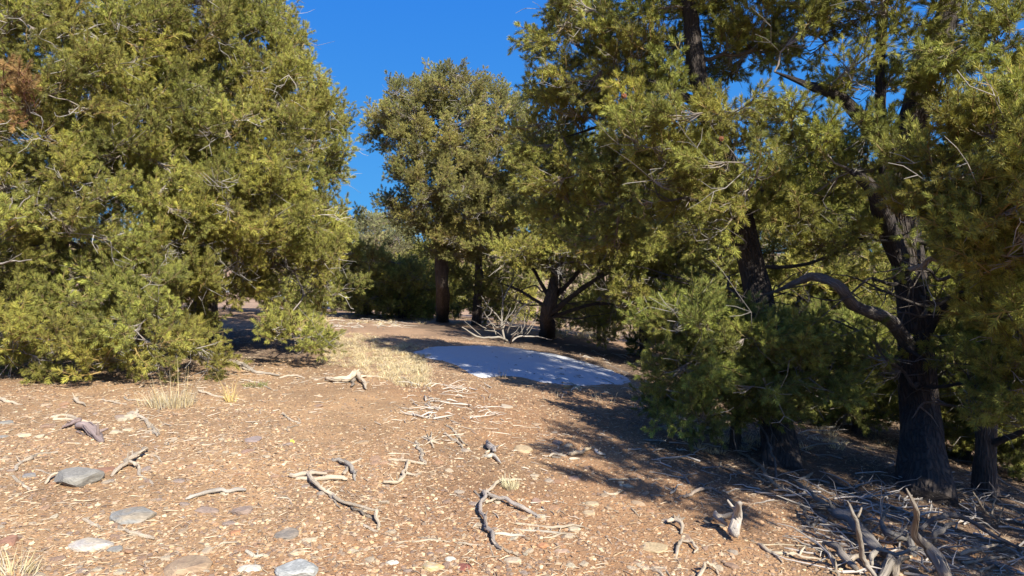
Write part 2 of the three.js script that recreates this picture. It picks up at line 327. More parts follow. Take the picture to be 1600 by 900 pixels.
  for (const t of targets) {
    let best = 0, bd = 1e9;
    for (let i = 0; i < nodes.length; i++) {
      const n = nodes[i].p, dy = n.y - t.y, h = Math.hypot(n.x - t.x, n.z - t.z), y0 = n.y - O.y;
      const c = Math.hypot(h, dy * (dy > 0 ? 1.5 : 1.25)) + (nodes[i].tip ? 0.12 : 0) + (y0 < 0.25 ? 3 : 0);
      if (c < bd) { bd = c; best = i; }
    }
    const a = nodes[best].p, len = a.distanceTo(t), prev = nodes[best].parent >= 0 ? nodes[nodes[best].parent].p : a;
    const fw = a.clone().sub(prev); if (fw.lengthSq() > 0) fw.normalize();
    const mid = a.clone().lerp(t, 0.5).addScaledVector(fw, len * 0.14).add(V(rnd() * 0.13 * len, -0.07 * len + rnd() * 0.06 * len, rnd() * 0.13 * len));
    const steps = Math.max(2, Math.ceil(len / 0.13)); let last = best; const own = [best];
    for (let i = 1; i <= steps; i++) {
      const s = i / steps, p = a.clone().multiplyScalar((1 - s) ** 2).addScaledVector(mid, 2 * s * (1 - s)).addScaledVector(t, s * s);
      if (i < steps) p.add(V(rnd(), rnd(), rnd()).multiplyScalar(0.016 + 0.012 * Math.min(1, len)));
      last = add(p, last); own.push(last);
    }
    nodes[last].tip = true; paths.push(own);
    for (let k = last; k >= 0 && !nodes[k].fixed; k = nodes[k].parent) nodes[k].flow++;
  }
  const rad = (n) => n.fixed ?? (o.twigR ?? 0.0058) * Math.pow(Math.max(1, n.flow), 0.52);
  const boughs = [], mats = [], cols = [];
  paths.forEach((own, pi) => {
    const pts = own.map((i) => nodes[i].p.clone().sub(O)), rr = own.map((i, k) => k ? rad(nodes[i]) : Math.min(rad(nodes[i]), rad(nodes[own[1]]) * 1.25));
    const thick = rr[0] > 0.022, c = rr[0] > 0.02 ? dark.map((e) => e * 1.1) : TWIG;
    boughs.push(tube(pts, rr, o.far ? 4 : thick ? 7 : 5, { gnarl: thick ? 0.15 : 0, c0: c, c1: TWIG, seed: pi, cap: false }));
    // sprays round the tip and along the outer part of the bough
    const T = nodes[own[own.length - 1]].p, A = nodes[own[Math.max(0, own.length - 3)]].p, D = T.clone().sub(A).normalize();
    const rc = (o.rc ?? 0.26) * 0.74, m = Math.round((o.per ?? 20) * (o.far ? 0.85 : 0.62) * (0.7 + 0.6 * r()));
    const clumpTone = 1.3 + 0.3 * rnd(), yel = 1 + 0.07 * rnd(), rust = o.rust && r() < o.rust(T);
    for (let k = 0; k < m; k++) {
      let p, back;
      if (k < m * 0.7 || own.length < 4) { const d = V(rnd(), rnd() * 0.75, rnd()).multiplyScalar(rc); p = T.clone().add(d).addScaledVector(D, 0.08); back = A; }
      else { const i = own.length - 1 - Math.floor(r() * Math.min(own.length - 1, 5)); back = nodes[own[i]].p; p = back.clone().add(V(rnd(), rnd() * 0.8 + 0.15, rnd()).multiplyScalar(rc * 0.9)); }
      const out = p.clone().sub(back); out.normalize().add(V(rnd() * 0.45, 0.32 + 0.35 * rnd(), rnd() * 0.45)).normalize();
      const sc = (o.scale ?? 1) * (o.far ? 1.2 : 1.48) * (0.72 + 0.55 * r()), b0 = p.clone().addScaledVector(out, -0.11 * sc);
      if (b0.y < groundH(b0.x, b0.z) + 0.04) continue;
      const up = V(0, 1, 0), side = V(rnd(), 0.3 * rnd(), rnd()).cross(out).normalize(), zax = side.clone().cross(out).normalize(); if (zax.dot(up) < 0) { zax.negate(); side.negate(); }
      const mt = new THREE.Matrix4().makeBasis(side, out, zax).scale(V(sc, sc, sc)).setPosition(b0.clone().sub(O)); mats.push(mt);
      const g = clumpTone * (0.74 + 0.62 * Math.pow(r(), 1.4)), c0 = o.green || [0.168, 0.168, 0.036];
      cols.push(rust ? new THREE.Color(0.20 * g, 0.13 * g, 0.055 * g) : new THREE.Color(c0[0] * g * yel * 0.97, c0[1] * g * 1.005, c0[2] * g * (2 - yel) * 1.1));
      if (!o.far || r() < 0.3) {                          // the twig that carries the spray
        const q = back.clone().lerp(b0, 0.5).add(V(rnd() * 0.03, -0.02, rnd() * 0.03));
        boughs.push(tube([back.clone().sub(O), q.sub(O), b0.clone().sub(O)], [0.005, 0.004, 0.003], 3, { c0: TWIG, c1: [0.26, 0.23, 0.19], seed: k, cvar: 0, cap: false }));
      }
    }
  });
  // bare dead twigs inside the crown
  const nb = Math.round((o.dead ?? 0.8) * 1.5 * paths.length);
  for (let k = 0; k < nb; k++) {
    const own = paths[Math.floor(r() * paths.length)], i = own[Math.floor(r() * own.length * 0.9)], p = nodes[i].p.clone().sub(O);
    const ax = V(nodes[i].p.x - axis.x, 0, nodes[i].p.z - axis.z).normalize(), dir = V(rnd(), rnd() * 0.7 - 0.1, rnd()).addScaledVector(ax, 0.7).normalize(), L = 0.22 + 0.42 * r(), tone = (0.5 + 0.5 * r()) * (o.deadTone ?? 1), c = DEAD.map((e) => e * tone);
    const bend = () => V(rnd(), rnd(), rnd()).multiplyScalar(L * 0.16), q1 = p.clone().addScaledVector(dir, L * 0.4).add(bend()), q2 = p.clone().addScaledVector(dir, L * 0.75).add(bend()), q3 = p.clone().addScaledVector(dir, L).add(bend());
    boughs.push(tube([p, q1, q2, q3], [0.005, 0.0042, 0.003, 0.0016], 3, { c0: c, seed: k, cap: false, cvar: 0 }));
    for (let e = 0; e < 3; e++) { const s = e === 2 ? q2 : q1, f = s.clone().addScaledVector(dir, L * 0.25).add(V(rnd(), rnd(), rnd()).multiplyScalar(L * 0.35)); boughs.push(tube([s.clone(), s.clone().lerp(f, 0.5).add(bend().multiplyScalar(0.4)), f], [0.004, 0.003, 0.002], 3, { c0: c, seed: e, cap: false, cvar: 0 })); }
  }
  if (boughs.length) { const bm = mesh('boughs', mergeGeometries(boughs), M.twig, root); bm.userData.kind = 'stuff'; }
  const crown = instanced('crown', (o.far ? FARSPRAYS : SPRAYS)[o.seed % (o.far ? 3 : 5)], M.needle, mats, root, cols); crown.userData.kind = 'stuff';
  root.userData.kind = 'thing';
  console.log(o.label, 'clumps', targets.length, 'sprays', mats.length);
  return root;
}
const px3 = (list) => list.map(([x, y, d]) => at(x, y, d));

//TREES
const tp = (list) => list.map(([x, y, d, r]) => [at(x, y, d), r]);

// left side -----------------------------------------------------------------
grow({ seed: 21, label: 'tall dense pinyon on the left, its crown edge against the blue sky', base: foot(318, 11.6), r0: 0.2,
  trunk: tp([[318, 470, 11.6, 0.19], [300, 380, 11.5, 0.17], [310, 250, 11.4, 0.14], [330, 110, 11.4, 0.1], [335, -40, 11.4, 0.06], [335, -170, 11.4, 0.02]]),
  limbs: [{ pts: px3([[318, 470, 11.6], [350, 440, 11.2], [420, 420, 10.8]]), r0: 0.07, r1: 0.03 }, { pts: px3([[305, 400, 11.5], [240, 330, 10.8], [215, 260, 10.3], [260, 225, 9.9]]), r0: 0.08, r1: 0.035 }],
  lobes: [lobe(320, -60, 11.3, 118, 130, 1.9, 50), lobe(375, 80, 11, 78, 110, 1.9, 66), lobe(290, 110, 10.4, 110, 100, 1.6, 70), lobe(462, 165, 11, 74, 42, 1.4, 34), lobe(420, 230, 10.5, 100, 70, 1.7, 60), lobe(472, 255, 11, 48, 36, 1.2, 18),
    lobe(462, 330, 10.8, 52, 36, 1.2, 22), lobe(510, 372, 10.8, 38, 22, 0.9, 9), lobe(400, 330, 10, 95, 65, 1.5, 55), lobe(320, 250, 9.9, 90, 80, 1.3, 50), lobe(450, 390, 10.4, 80, 36, 1.1, 28), lobe(330, 370, 9.7, 80, 60, 1.2, 40), lobe(500, 455, 10.8, 36, 24, 0.6, 7), lobe(470, 518, 9.6, 38, 24, 0.45, 16), lobe(300, 468, 9.5, 42, 38, 0.5, 12), lobe(345, 440, 10, 45, 26, 0.6, 10), lobe(405, 430, 10.6, 45, 20, 0.6, 8), lobe(350, 200, 12.6, 170, 210, 1.3, 70)],
  per: 21, rc: 0.27, dead: 1.8, rust: (p) => p.distanceTo(at(368, 285, 9.0)) < 0.3 ? 0.6 : p.distanceTo(at(160, 165, 10)) < 0.4 ? 0.4 : 0, green: [0.182, 0.180, 0.036] });
grow({ seed: 32, label: 'pinyon at the far left with skirts of branches reaching the ground', base: foot(95, 9.8), r0: 0.17,
  trunk: tp([[95, 500, 9.8, 0.16], [90, 380, 9.8, 0.14], [100, 240, 9.7, 0.11], [110, 100, 9.7, 0.08], [110, -30, 9.7, 0.045], [110, -130, 9.7, 0.015]]),
  limbs: [{ pts: px3([[95, 500, 9.8], [160, 480, 9.2], [240, 500, 8.6]]), r0: 0.06, r1: 0.025 }],
  lobes: [lobe(110, -40, 9.6, 120, 110, 1.5, 40), lobe(110, 90, 9.3, 115, 90, 1.5, 60), lobe(195, 190, 9, 95, 90, 1.3, 55), lobe(90, 235, 8.9, 110, 90, 1.3, 60), lobe(200, 320, 8.7, 110, 75, 1.2, 60), lobe(70, 360, 8.5, 110, 75, 1.2, 60),
    lobe(250, 415, 8.8, 75, 55, 0.9, 34), lobe(30, 455, 8.3, 95, 60, 1, 44), lobe(150, 470, 8.4, 60, 30, 0.7, 18), lobe(120, 520, 8.0, 85, 48, 0.7, 40), lobe(230, 525, 8.0, 85, 52, 0.7, 44), lobe(20, 540, 8.1, 70, 38, 0.6, 30), lobe(170, 565, 7.7, 70, 30, 0.45, 26), lobe(285, 555, 8.3, 40, 36, 0.4, 16), lobe(-60, 250, 9.5, 100, 230, 1.4, 70)],
  per: 21, rc: 0.26, dead: 1.8, rust: (p) => p.distanceTo(at(30, 140, 8.2)) < 0.6 ? 0.4 : p.distanceTo(at(160, 172, 8.2)) < 0.4 ? 0.45 : 0, green: [0.182, 0.180, 0.036] });

function deadLimb(root, label, list) {                     // bare pale twigs that stand out of the foliage
  const g = list.map(([pts, r0], i) => { const [P, R] = smooth(px3(pts).map((p) => p.sub(root.position)), [r0, r0 * 0.8, r0 * 0.35], 0.05); P.forEach((p, k) => { p.x += 0.012 * noise(k * 0.7, i * 9); p.y += 0.012 * noise(k * 0.7, i * 9 + 4); }); return tube(P, R, 6, { c0: [0.42, 0.375, 0.31], seed: i }); });
  tag(mesh('dead_branch', mergeGeometries(g), M.wood, root), label);
}
deadLimb(scene.children[scene.children.length - 1], 'bleached bare twigs at the left border', [[[[-30, 365, 7.6], [5, 340, 7.4], [30, 322, 7.3], [46, 305, 7.3]], 0.012], [[[5, 340, 7.4], [15, 325, 7.2], [20, 308, 7.2]], 0.008], [[[0, 345, 7.4], [22, 342, 7.2], [40, 338, 7.2]], 0.007], [[[-30, 418, 7.4], [10, 409, 7.2], [48, 406, 7.1]], 0.013], [[[10, 409, 7.2], [25, 402, 7.1], [34, 397, 7.1]], 0.006]]);

// the lone tree in the middle --------------------------------------------------
grow({ seed: 43, label: 'round-topped pinyon standing alone beyond the snow, bare lower trunk', base: gp(692, 502), r0: 0.17,
  trunk: tp([[691, 440, 17.9, 0.165], [689, 360, 17.9, 0.15], [693, 280, 17.8, 0.12], [698, 200, 17.8, 0.08], [700, 155, 17.8, 0.03]]),
  lobes: [lobe(700, 145, 17.6, 58, 26, 1.2, 26), lobe(652, 158, 17.5, 50, 26, 1.1, 20), lobe(750, 160, 17.5, 52, 26, 1.1, 20), lobe(630, 190, 17.5, 58, 28, 1.2, 22), lobe(782, 195, 17.5, 48, 34, 1.3, 24), lobe(700, 215, 17, 85, 40, 1.2, 40), lobe(612, 205, 17.8, 36, 24, 0.9, 10), lobe(655, 262, 17.2, 52, 26, 1.1, 20), lobe(775, 250, 17.3, 58, 50, 1.3, 34),
    lobe(705, 290, 16.8, 75, 36, 1.2, 32), lobe(642, 318, 17.6, 42, 20, 0.9, 10), lobe(760, 330, 17.2, 62, 40, 1.2, 28), lobe(660, 338, 17.2, 40, 24, 0.9, 12), lobe(720, 370, 17.4, 60, 30, 1, 18), lobe(715, 240, 18.8, 85, 90, 0.8, 24)],
  per: 19, rc: 0.29, minD: 0.34, scale: 1.0, fill: 1, dead: 1.2, bare: 5, green: [0.178, 0.172, 0.050] });

// right side ------------------------------------------------------------------
const B1 = gp(1222, 728), B2 = gp(1450, 778);
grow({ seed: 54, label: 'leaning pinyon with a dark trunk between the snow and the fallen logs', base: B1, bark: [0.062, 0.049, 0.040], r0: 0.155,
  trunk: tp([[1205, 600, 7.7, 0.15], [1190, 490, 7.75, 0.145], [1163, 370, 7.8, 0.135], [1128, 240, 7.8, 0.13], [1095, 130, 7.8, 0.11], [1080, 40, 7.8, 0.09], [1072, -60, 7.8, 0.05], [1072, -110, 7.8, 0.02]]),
  limbs: [{ pts: px3([[1195, 520, 7.75], [1120, 470, 7.6], [1060, 470, 7.6]]), r0: 0.04, r1: 0.02 }, { pts: px3([[1110, 180, 7.8], [1020, 130, 8.0], [940, 110, 8.2]]), r0: 0.05, r1: 0.025 }, { pts: px3([[1140, 290, 7.8], [1000, 190, 8.4], [880, 215, 9]]), r0: 0.055, r1: 0.022, label: 'dark bough reaching out left across the sky' }],
  lobes: [lobe(900, 50, 8.6, 62, 55, 0.9, 34), lobe(985, 60, 8.4, 75, 70, 1, 50), lobe(900, 150, 8.9, 66, 52, 0.9, 30), lobe(985, 165, 8.3, 62, 48, 0.9, 28), lobe(870, 215, 9.2, 55, 48, 0.8, 20), lobe(1100, -50, 7.8, 120, 60, 0.9, 30), lobe(900, 285, 9, 75, 42, 0.8, 24), lobe(975, 270, 8.6, 60, 45, 0.7, 16),
    lobe(1080, 210, 7.4, 105, 38, 0.7, 34), lobe(1130, 275, 7.2, 95, 46, 0.7, 34), lobe(1180, 200, 7.4, 60, 36, 0.6, 16), lobe(1040, 300, 7.8, 66, 38, 0.7, 18), lobe(1165, 50, 8, 50, 60, 0.8, 16), lobe(1090, 345, 7.4, 55, 22, 0.5, 10), lobe(930, 350, 9, 80, 40, 0.8, 22), lobe(1220, 320, 7.6, 50, 40, 0.7, 14), lobe(1020, 110, 8.8, 90, 60, 0.6, 10)],
  per: 18, rc: 0.25, twigR: 0.0062, dead: 0.9, deadTone: 0.6, fill: 1.25, bare: 12, minD: 0.33, green: [0.172, 0.176, 0.034] });
{ // cones on the leaning pinyon
  const root = scene.children[scene.children.length - 1];
  for (const [x, y, d, sc] of [[975, 150, 7.5, 1], [1127, 217, 6.7, 0.9], [1052, 268, 7.1, 0.8]]) {
    const g = []; for (let k = 0; k < 30; k++) { const t = k / 30, a = k * 2.4, s = new THREE.SphereGeometry(0.011, 6, 4); s.scale(1, 0.45, 1.1); s.rotateX(-0.5); s.translate(0, (t - 0.5) * 0.045, 0.022 * Math.sin(Math.PI * (0.15 + 0.8 * t))); s.rotateY(a); g.push(s); }
    const m = mesh('pine_cone', mergeGeometries(g), M.cone, root); m.position.copy(at(x, y, d).sub(root.position)); m.scale.setScalar(sc); m.rotation.set(0.5, x, 0.8);
  }
}
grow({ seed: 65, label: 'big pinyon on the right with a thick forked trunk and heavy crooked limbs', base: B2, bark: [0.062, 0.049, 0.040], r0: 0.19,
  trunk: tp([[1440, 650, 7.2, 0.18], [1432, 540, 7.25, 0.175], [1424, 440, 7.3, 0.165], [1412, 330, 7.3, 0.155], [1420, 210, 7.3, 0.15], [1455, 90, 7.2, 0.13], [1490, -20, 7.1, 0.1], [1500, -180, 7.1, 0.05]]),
  limbs: [{ pts: px3([[1425, 545, 7.2], [1392, 500, 6.9], [1362, 490, 6.75], [1330, 480, 6.7], [1306, 446, 6.6], [1284, 432, 6.7], [1250, 436, 6.8], [1222, 452, 6.95], [1185, 464, 7.2]]), r0: 0.068, r1: 0.03, c: [0.24, 0.21, 0.18], label: 'smooth grey crooked lower limb' },
    { pts: px3([[1412, 420, 7.25], [1382, 330, 7.0], [1350, 290, 6.9], [1322, 262, 6.9]]), r0: 0.1, r1: 0.05 }, { pts: px3([[1416, 260, 7.3], [1340, 185, 7.1], [1285, 142, 7.0], [1210, 112, 7.1]]), r0: 0.085, r1: 0.04, label: 'thick limb rising left over the sky gap' },
    { pts: px3([[1440, 530, 7.2], [1480, 480, 7.0], [1545, 440, 6.7], [1600, 420, 6.5]]), r0: 0.06, r1: 0.03 }, { pts: px3([[1385, 340, 7.0], [1375, 180, 7.1], [1380, 20, 7.2], [1382, -60, 7.2]]), r0: 0.06, r1: 0.035 }, { pts: px3([[1452, 560, 7.15], [1420, 545, 6.85], [1450, 567, 6.6]]), r0: 0.04, r1: 0.02 }],
  lobes: [lobe(1300, 40, 7.3, 85, 45, 0.7, 24), lobe(1420, 15, 6.8, 80, 40, 0.7, 20), lobe(1330, 100, 6.9, 60, 24, 0.5, 8), lobe(1545, 60, 6.8, 70, 55, 0.7, 20), lobe(1400, -120, 7.2, 220, 80, 1.2, 42), lobe(1560, 150, 6.6, 55, 30, 0.5, 9), lobe(1310, 215, 6.8, 60, 22, 0.4, 8), lobe(1360, 220, 7.8, 50, 40, 0.5, 7),
    lobe(1260, 290, 7.6, 70, 45, 0.7, 16), lobe(1420, 120, 6.7, 60, 40, 0.5, 14), lobe(1290, 380, 7.4, 60, 30, 0.6, 10), lobe(1215, 45, 7.6, 45, 40, 0.6, 10), lobe(1530, 430, 6.9, 60, 40, 0.6, 12), lobe(1340, 570, 6.9, 60, 24, 0.4, 9), lobe(1500, 545, 6.7, 60, 30, 0.4, 10)],
  per: 19, rc: 0.25, twigR: 0.0066, dead: 1.6, deadTone: 0.55, fill: 1.45, bare: 14, shell: 0.6, green: [0.158, 0.166, 0.030] });
grow({ seed: 76, label: 'slender pinyon at the right edge with sunlit tufts of needles', base: foot(1548, 6.9), r0: 0.1,
  trunk: tp([[1540, 640, 6.9, 0.09], [1545, 520, 6.8, 0.08], [1570, 380, 6.5, 0.065], [1600, 240, 6.2, 0.05], [1625, 80, 6, 0.03], [1630, -60, 6, 0.015]]),
  limbs: [{ pts: px3([[1543, 700, 6.9], [1590, 680, 6.6], [1640, 650, 6.4]]), r0: 0.035, r1: 0.02 }],
  lobes: [lobe(1520, 250, 5.4, 60, 45, 0.5, 20), lobe(1560, 215, 5.3, 55, 50, 0.5, 20), lobe(1490, 320, 5.5, 55, 42, 0.5, 22), lobe(1575, 310, 5.2, 60, 55, 0.5, 26), lobe(1550, 390, 5.5, 60, 35, 0.5, 18), lobe(1580, 470, 5.6, 45, 40, 0.5, 12), lobe(1630, 560, 5.8, 60, 60, 0.5, 14), lobe(1650, 180, 5.6, 40, 60, 0.4, 6), lobe(1585, 610, 6, 40, 40, 0.4, 10)],
  per: 18, rc: 0.2, scale: 0.95, minD: 0.24, bare: 5, green: [0.182, 0.184, 0.032] });
grow({ seed: 87, name: 'young_pine', label: 'low bushy young pine in shade before the leaning trunk', base: foot(1150, 7.25), r0: 0.05,
  trunk: tp([[1150, 640, 7.2, 0.045], [1145, 560, 7.2, 0.03], [1140, 490, 7.2, 0.012]]), sides: 8,
  lobes: [lobe(1070, 500, 7, 50, 22, 0.45, 9), lobe(1140, 520, 6.9, 60, 26, 0.5, 10), lobe(1230, 530, 6.9, 60, 24, 0.5, 10), lobe(1080, 570, 6.9, 50, 26, 0.45, 10), lobe(1150, 595, 6.9, 62, 24, 0.5, 9), lobe(1080, 635, 6.9, 48, 22, 0.4, 8), lobe(1255, 580, 7, 44, 26, 0.4, 7), lobe(1175, 650, 7, 50, 16, 0.3, 5)], fill: 0.75, dead: 1.4, deadTone: 0.6,
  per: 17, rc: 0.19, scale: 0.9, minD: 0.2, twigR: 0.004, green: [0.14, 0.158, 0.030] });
for (const [x, d, y0, y1, w, sd, lab] of [[1340, 9.6, 500, 690, 60, 120, 'low shaded young pine between the two big right trunks'], [1515, 8.8, 490, 700, 50, 121, 'shaded young pine between the forked trunk and slender trunk'], [1600, 8.2, 520, 720, 55, 122, 'shaded young pine at the right border, low'], [1425, 11.2, 470, 640, 75, 123, 'bushy young pine half hidden behind the forked trunk'], [1250, 10.4, 500, 660, 60, 124, 'dim young pine close behind the leaning trunk foot'], [1575, 10.5, 470, 660, 70, 125, 'dim bushy pine behind the slender tree'], [1330, 12.4, 450, 620, 80, 126, 'dim bushy pine filling the space under the crooked grey limb'], [1480, 12.6, 450, 620, 80, 127, 'dim bushy pine just right of the forked trunk, farther back']])
  grow({ seed: sd, name: 'young_pine', label: lab, base: foot(x, d), r0: 0.045, sides: 7, trunk: tp([[x, y1 - 60, d, 0.04], [x + 4, (y0 + y1) / 2 - 20, d, 0.028], [x, y0, d, 0.01]]),
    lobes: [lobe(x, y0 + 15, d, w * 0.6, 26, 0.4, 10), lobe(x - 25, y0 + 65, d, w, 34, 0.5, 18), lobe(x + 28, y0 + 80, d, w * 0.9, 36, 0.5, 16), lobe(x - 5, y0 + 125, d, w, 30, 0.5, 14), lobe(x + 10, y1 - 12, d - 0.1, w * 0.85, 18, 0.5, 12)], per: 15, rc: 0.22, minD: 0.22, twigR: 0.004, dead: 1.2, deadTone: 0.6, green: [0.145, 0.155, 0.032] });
// out of the frame to the right: the trees whose shade lies over the fallen logs
grow({ seed: 98, label: 'pinyon just outside the frame whose shadow crosses the soil', base: (() => { const p = V(5.6, 0, -2.2); p.y = groundH(p.x, p.z); return p; })(), r0: 0.2,
  trunk: [[V(5.6, 0.5, -2.2), 0.19], [V(5.55, 2, -2.25), 0.15], [V(5.5, 3.6, -2.3), 0.09], [V(5.5, 5, -2.3), 0.02]],
  lobes: [{ c: V(3.7, 3.5, -2.0), r: [0.8, 0.5, 0.7], n: 30 }, { c: V(4.6, 4.2, -2.1), r: [0.9, 0.6, 0.7], n: 34 }, { c: V(5.0, 3.2, -2.2), r: [0.8, 0.6, 0.7], n: 30 }, { c: V(5.45, 2.6, -1.35), r: [0.85, 0.5, 0.6], n: 48 }], per: 16, rc: 0.26 });

grow({ seed: 99, label: 'second pinyon outside the frame, farther along, shading the trunks', base: (() => { const p = V(6.7, 0, -3.5); p.y = groundH(p.x, p.z); return p; })(), r0: 0.18,
  trunk: [[V(6.7, 0.3, -3.5), 0.16], [V(6.6, 2, -3.55), 0.13], [V(6.55, 3.6, -3.6), 0.08], [V(6.5, 4.6, -3.6), 0.02]],
  lobes: [{ c: V(5.7, 3.4, -3.3), r: [1.0, 0.7, 0.9], n: 40 }, { c: V(7.0, 3.9, -3.3), r: [1.2, 0.7, 1.2], n: 44 }, { c: V(6.9, 2.3, -3.4), r: [1.4, 1.0, 1.3], n: 56 }], per: 16, rc: 0.26 });

//BACKGROUND TREES
function farTree(px, d, h, w, seed, label, group, extra = {}) {
  const b = foot(px, d), r = RNG(seed * 7 + 1), lean = (r() - 0.5) * 0.5, lobes = [], k = Math.round(5 + 4 * r()), lo = extra.lo ?? 0.28;
  for (let i = 0; i < k; i++) {
    const t = lo + (0.92 - lo) * i / (k - 1), wr = w * 0.5 * (0.55 + 0.6 * Math.sin(Math.PI * clamp((t - lo + 0.1) / (1.1 - lo), 0, 1))), a = i * 2.4 + seed;
    lobes.push({ c: b.clone().add(V(Math.cos(a) * wr * 0.55 + lean * t, h * t, Math.sin(a) * wr * 0.55)), r: [wr * 0.75, h * 0.15, wr * 0.75], n: Math.round(extra.n ?? 13) });
  }
  return grow({ name: extra.name, seed, label, group, base: b, r0: extra.r0 ?? 0.13, trunk: [[b.clone().add(V(lean * 0.2, h * 0.25, 0)), 0.12], [b.clone().add(V(lean * 0.6, h * 0.55, 0)), 0.08], [b.clone().add(V(lean, h * 0.95, 0)), 0.02]],
    lobes, per: extra.per ?? 10, rc: 0.3, minD: 0.32, scale: extra.scale ?? 1.5, far: true, sides: 8, twigR: extra.twigR ?? 0.009, dead: extra.dead ?? 1, green: extra.green });
}
const GREY = [0.16, 0.158, 0.068];
// the open spreading pinyon behind the snow
grow({ seed: 101, label: 'spreading pinyon with many low bare limbs behind the white dead shrub', base: gp(856, 524), r0: 0.17,
  trunk: tp([[858, 480, 15.3, 0.16], [868, 430, 15.3, 0.12], [872, 350, 15.3, 0.09], [880, 250, 15.3, 0.04]]),
  limbs: [{ pts: px3([[858, 490, 15.3], [905, 455, 15.0], [970, 415, 14.6], [1010, 400, 14.4]]), r0: 0.07, r1: 0.03 }, { pts: px3([[860, 475, 15.3], [840, 430, 15.2], [815, 400, 15.2]]), r0: 0.05, r1: 0.025 }, { pts: px3([[862, 470, 15.3], [900, 430, 15.2], [930, 380, 15.2]]), r0: 0.06, r1: 0.03 }, { pts: px3([[858, 495, 15.3], [930, 475, 15], [1010, 480, 14.8]]), r0: 0.05, r1: 0.02 }, { pts: px3([[856, 480, 15.3], [815, 455, 15.6], [775, 440, 15.8]]), r0: 0.04, r1: 0.02 }],
  lobes: [lobe(835, 395, 14.6, 65, 20, 0.9, 22), lobe(905, 385, 14.4, 60, 26, 1, 20), lobe(880, 320, 15.2, 75, 35, 1.2, 24), lobe(985, 395, 14, 60, 30, 0.9, 20), lobe(970, 330, 14.6, 80, 40, 1.2, 26), lobe(880, 250, 15.6, 85, 45, 1.2, 26), lobe(990, 455, 14, 55, 22, 0.8, 12)],
  per: 14, rc: 0.3, scale: 1.3, minD: 0.32, far: true, twigR: 0.011, dead: 1.5, bare: 8, green: [0.185, 0.182, 0.036] });
const BG = [ [572, 22.5, 2.0, 2.6, 'low juniper bush under the sky gap, nearest of its row'], [628, 21.5, 1.8, 2.4, 'low juniper bush just left of the bare middle trunk'], [668, 24, 2.2, 2.2, 'juniper bush touching the bare middle trunk on its left'],
   // photo x, metres, height, width, label
  [592, 29, 4.2, 4.2, 'low grey-green pine right of the tall left tree under the sky gap', 'g'], [552, 30, 4.0, 4.2, 'short bushy pine tucked behind the edge of the left tree', 'g'], [645, 31, 4.2, 3.8, 'greyish pine left of the bare trunk in the middle'],
  [745, 19.6, 4.5, 2.4, 'dark upright pine right behind the round-topped tree'], [792, 26, 5.4, 3.6, 'pine behind the white dead shrub'], [615, 37, 5.0, 5, 'distant pine low behind the middle trunk', 'g'], [712, 31, 5.2, 4, 'distant pine peeping right of the middle trunk', 'g'],
  [940, 19, 5.2, 3.6, 'pine with twin dark trunks behind the right end of the snow'], [1010, 15.5, 4.6, 3.2, 'dense pine over the right tip of the snow'], [1065, 19, 5.4, 4, 'pine in the gap left of the leaning trunk'], [880, 29, 6, 4.4, 'far pine above the spreading pinyon', 'g'],
  [1130, 13.5, 4.2, 3, 'pine close behind the leaning trunk'], [1250, 12.5, 4.3, 3.2, 'pine framed between the two big right trunks'], [1330, 16, 4.9, 3.8, 'sunlit pine beyond the crooked grey limb'], [1400, 13, 4.4, 3, 'pine behind the thick forked trunk'], [1500, 12, 4.5, 3.2, 'pine between the forked trunk and the slender one'], [1590, 13.5, 4.6, 3.4, 'pine at the right edge behind the slender trunk'],
  [1180, 21, 5.4, 4.4, 'farther pine seen left between trunks', 'g'], [1290, 25, 5.6, 4.6, 'distant pine seen between the right trunks', 'g'], [1450, 22, 5.4, 4.6, 'farther pine hidden behind the forked trunk', 'g'], [1560, 24, 5.6, 4.8, 'farther pine low at the right edge', 'g'],
  [330, 22, 4.8, 4, 'pine glimpsed through the foot of the left tree', 'g'], [450, 19, 3.6, 3.4, 'small pine right behind the left tree'], [180, 18, 5.5, 4, 'pine hidden behind the left pair of trees', 'g'], [10, 15.5, 8.4, 4, 'dark tall pine in the top left corner'], [820, 40, 6, 5.5, 'pine far beyond the crest', 'g'], [520, 42, 5.5, 5.5, 'pine far off under the left of the sky gap', 'g'], [960, 38, 6, 5.5, 'pine far beyond the spreading pinyon', 'g'], [1080, 34, 6, 5.5, 'pine far down the slope', 'g'], [1380, 36, 6.5, 6, 'pine far beyond the right trunks', 'g'], [1640, 34, 7, 6, 'pine far off past the right edge', 'g'],
];
BG.forEach(([x, d, h, w, label, g], i) => farTree(x, d, h, w, 200 + i, label, g ? 'pines massed in the background' : null, { green: g ? GREY : undefined, name: g ? 'pine_tree' : undefined, n: d > 30 ? 9 : 13, per: d > 30 ? 8 : 11, scale: d > 30 ? 2 : 1.5, lo: x > 1000 ? 0.12 : 0.1, r0: d > 14 ? 0.13 : 0.1 }));
//END BACKGROUND

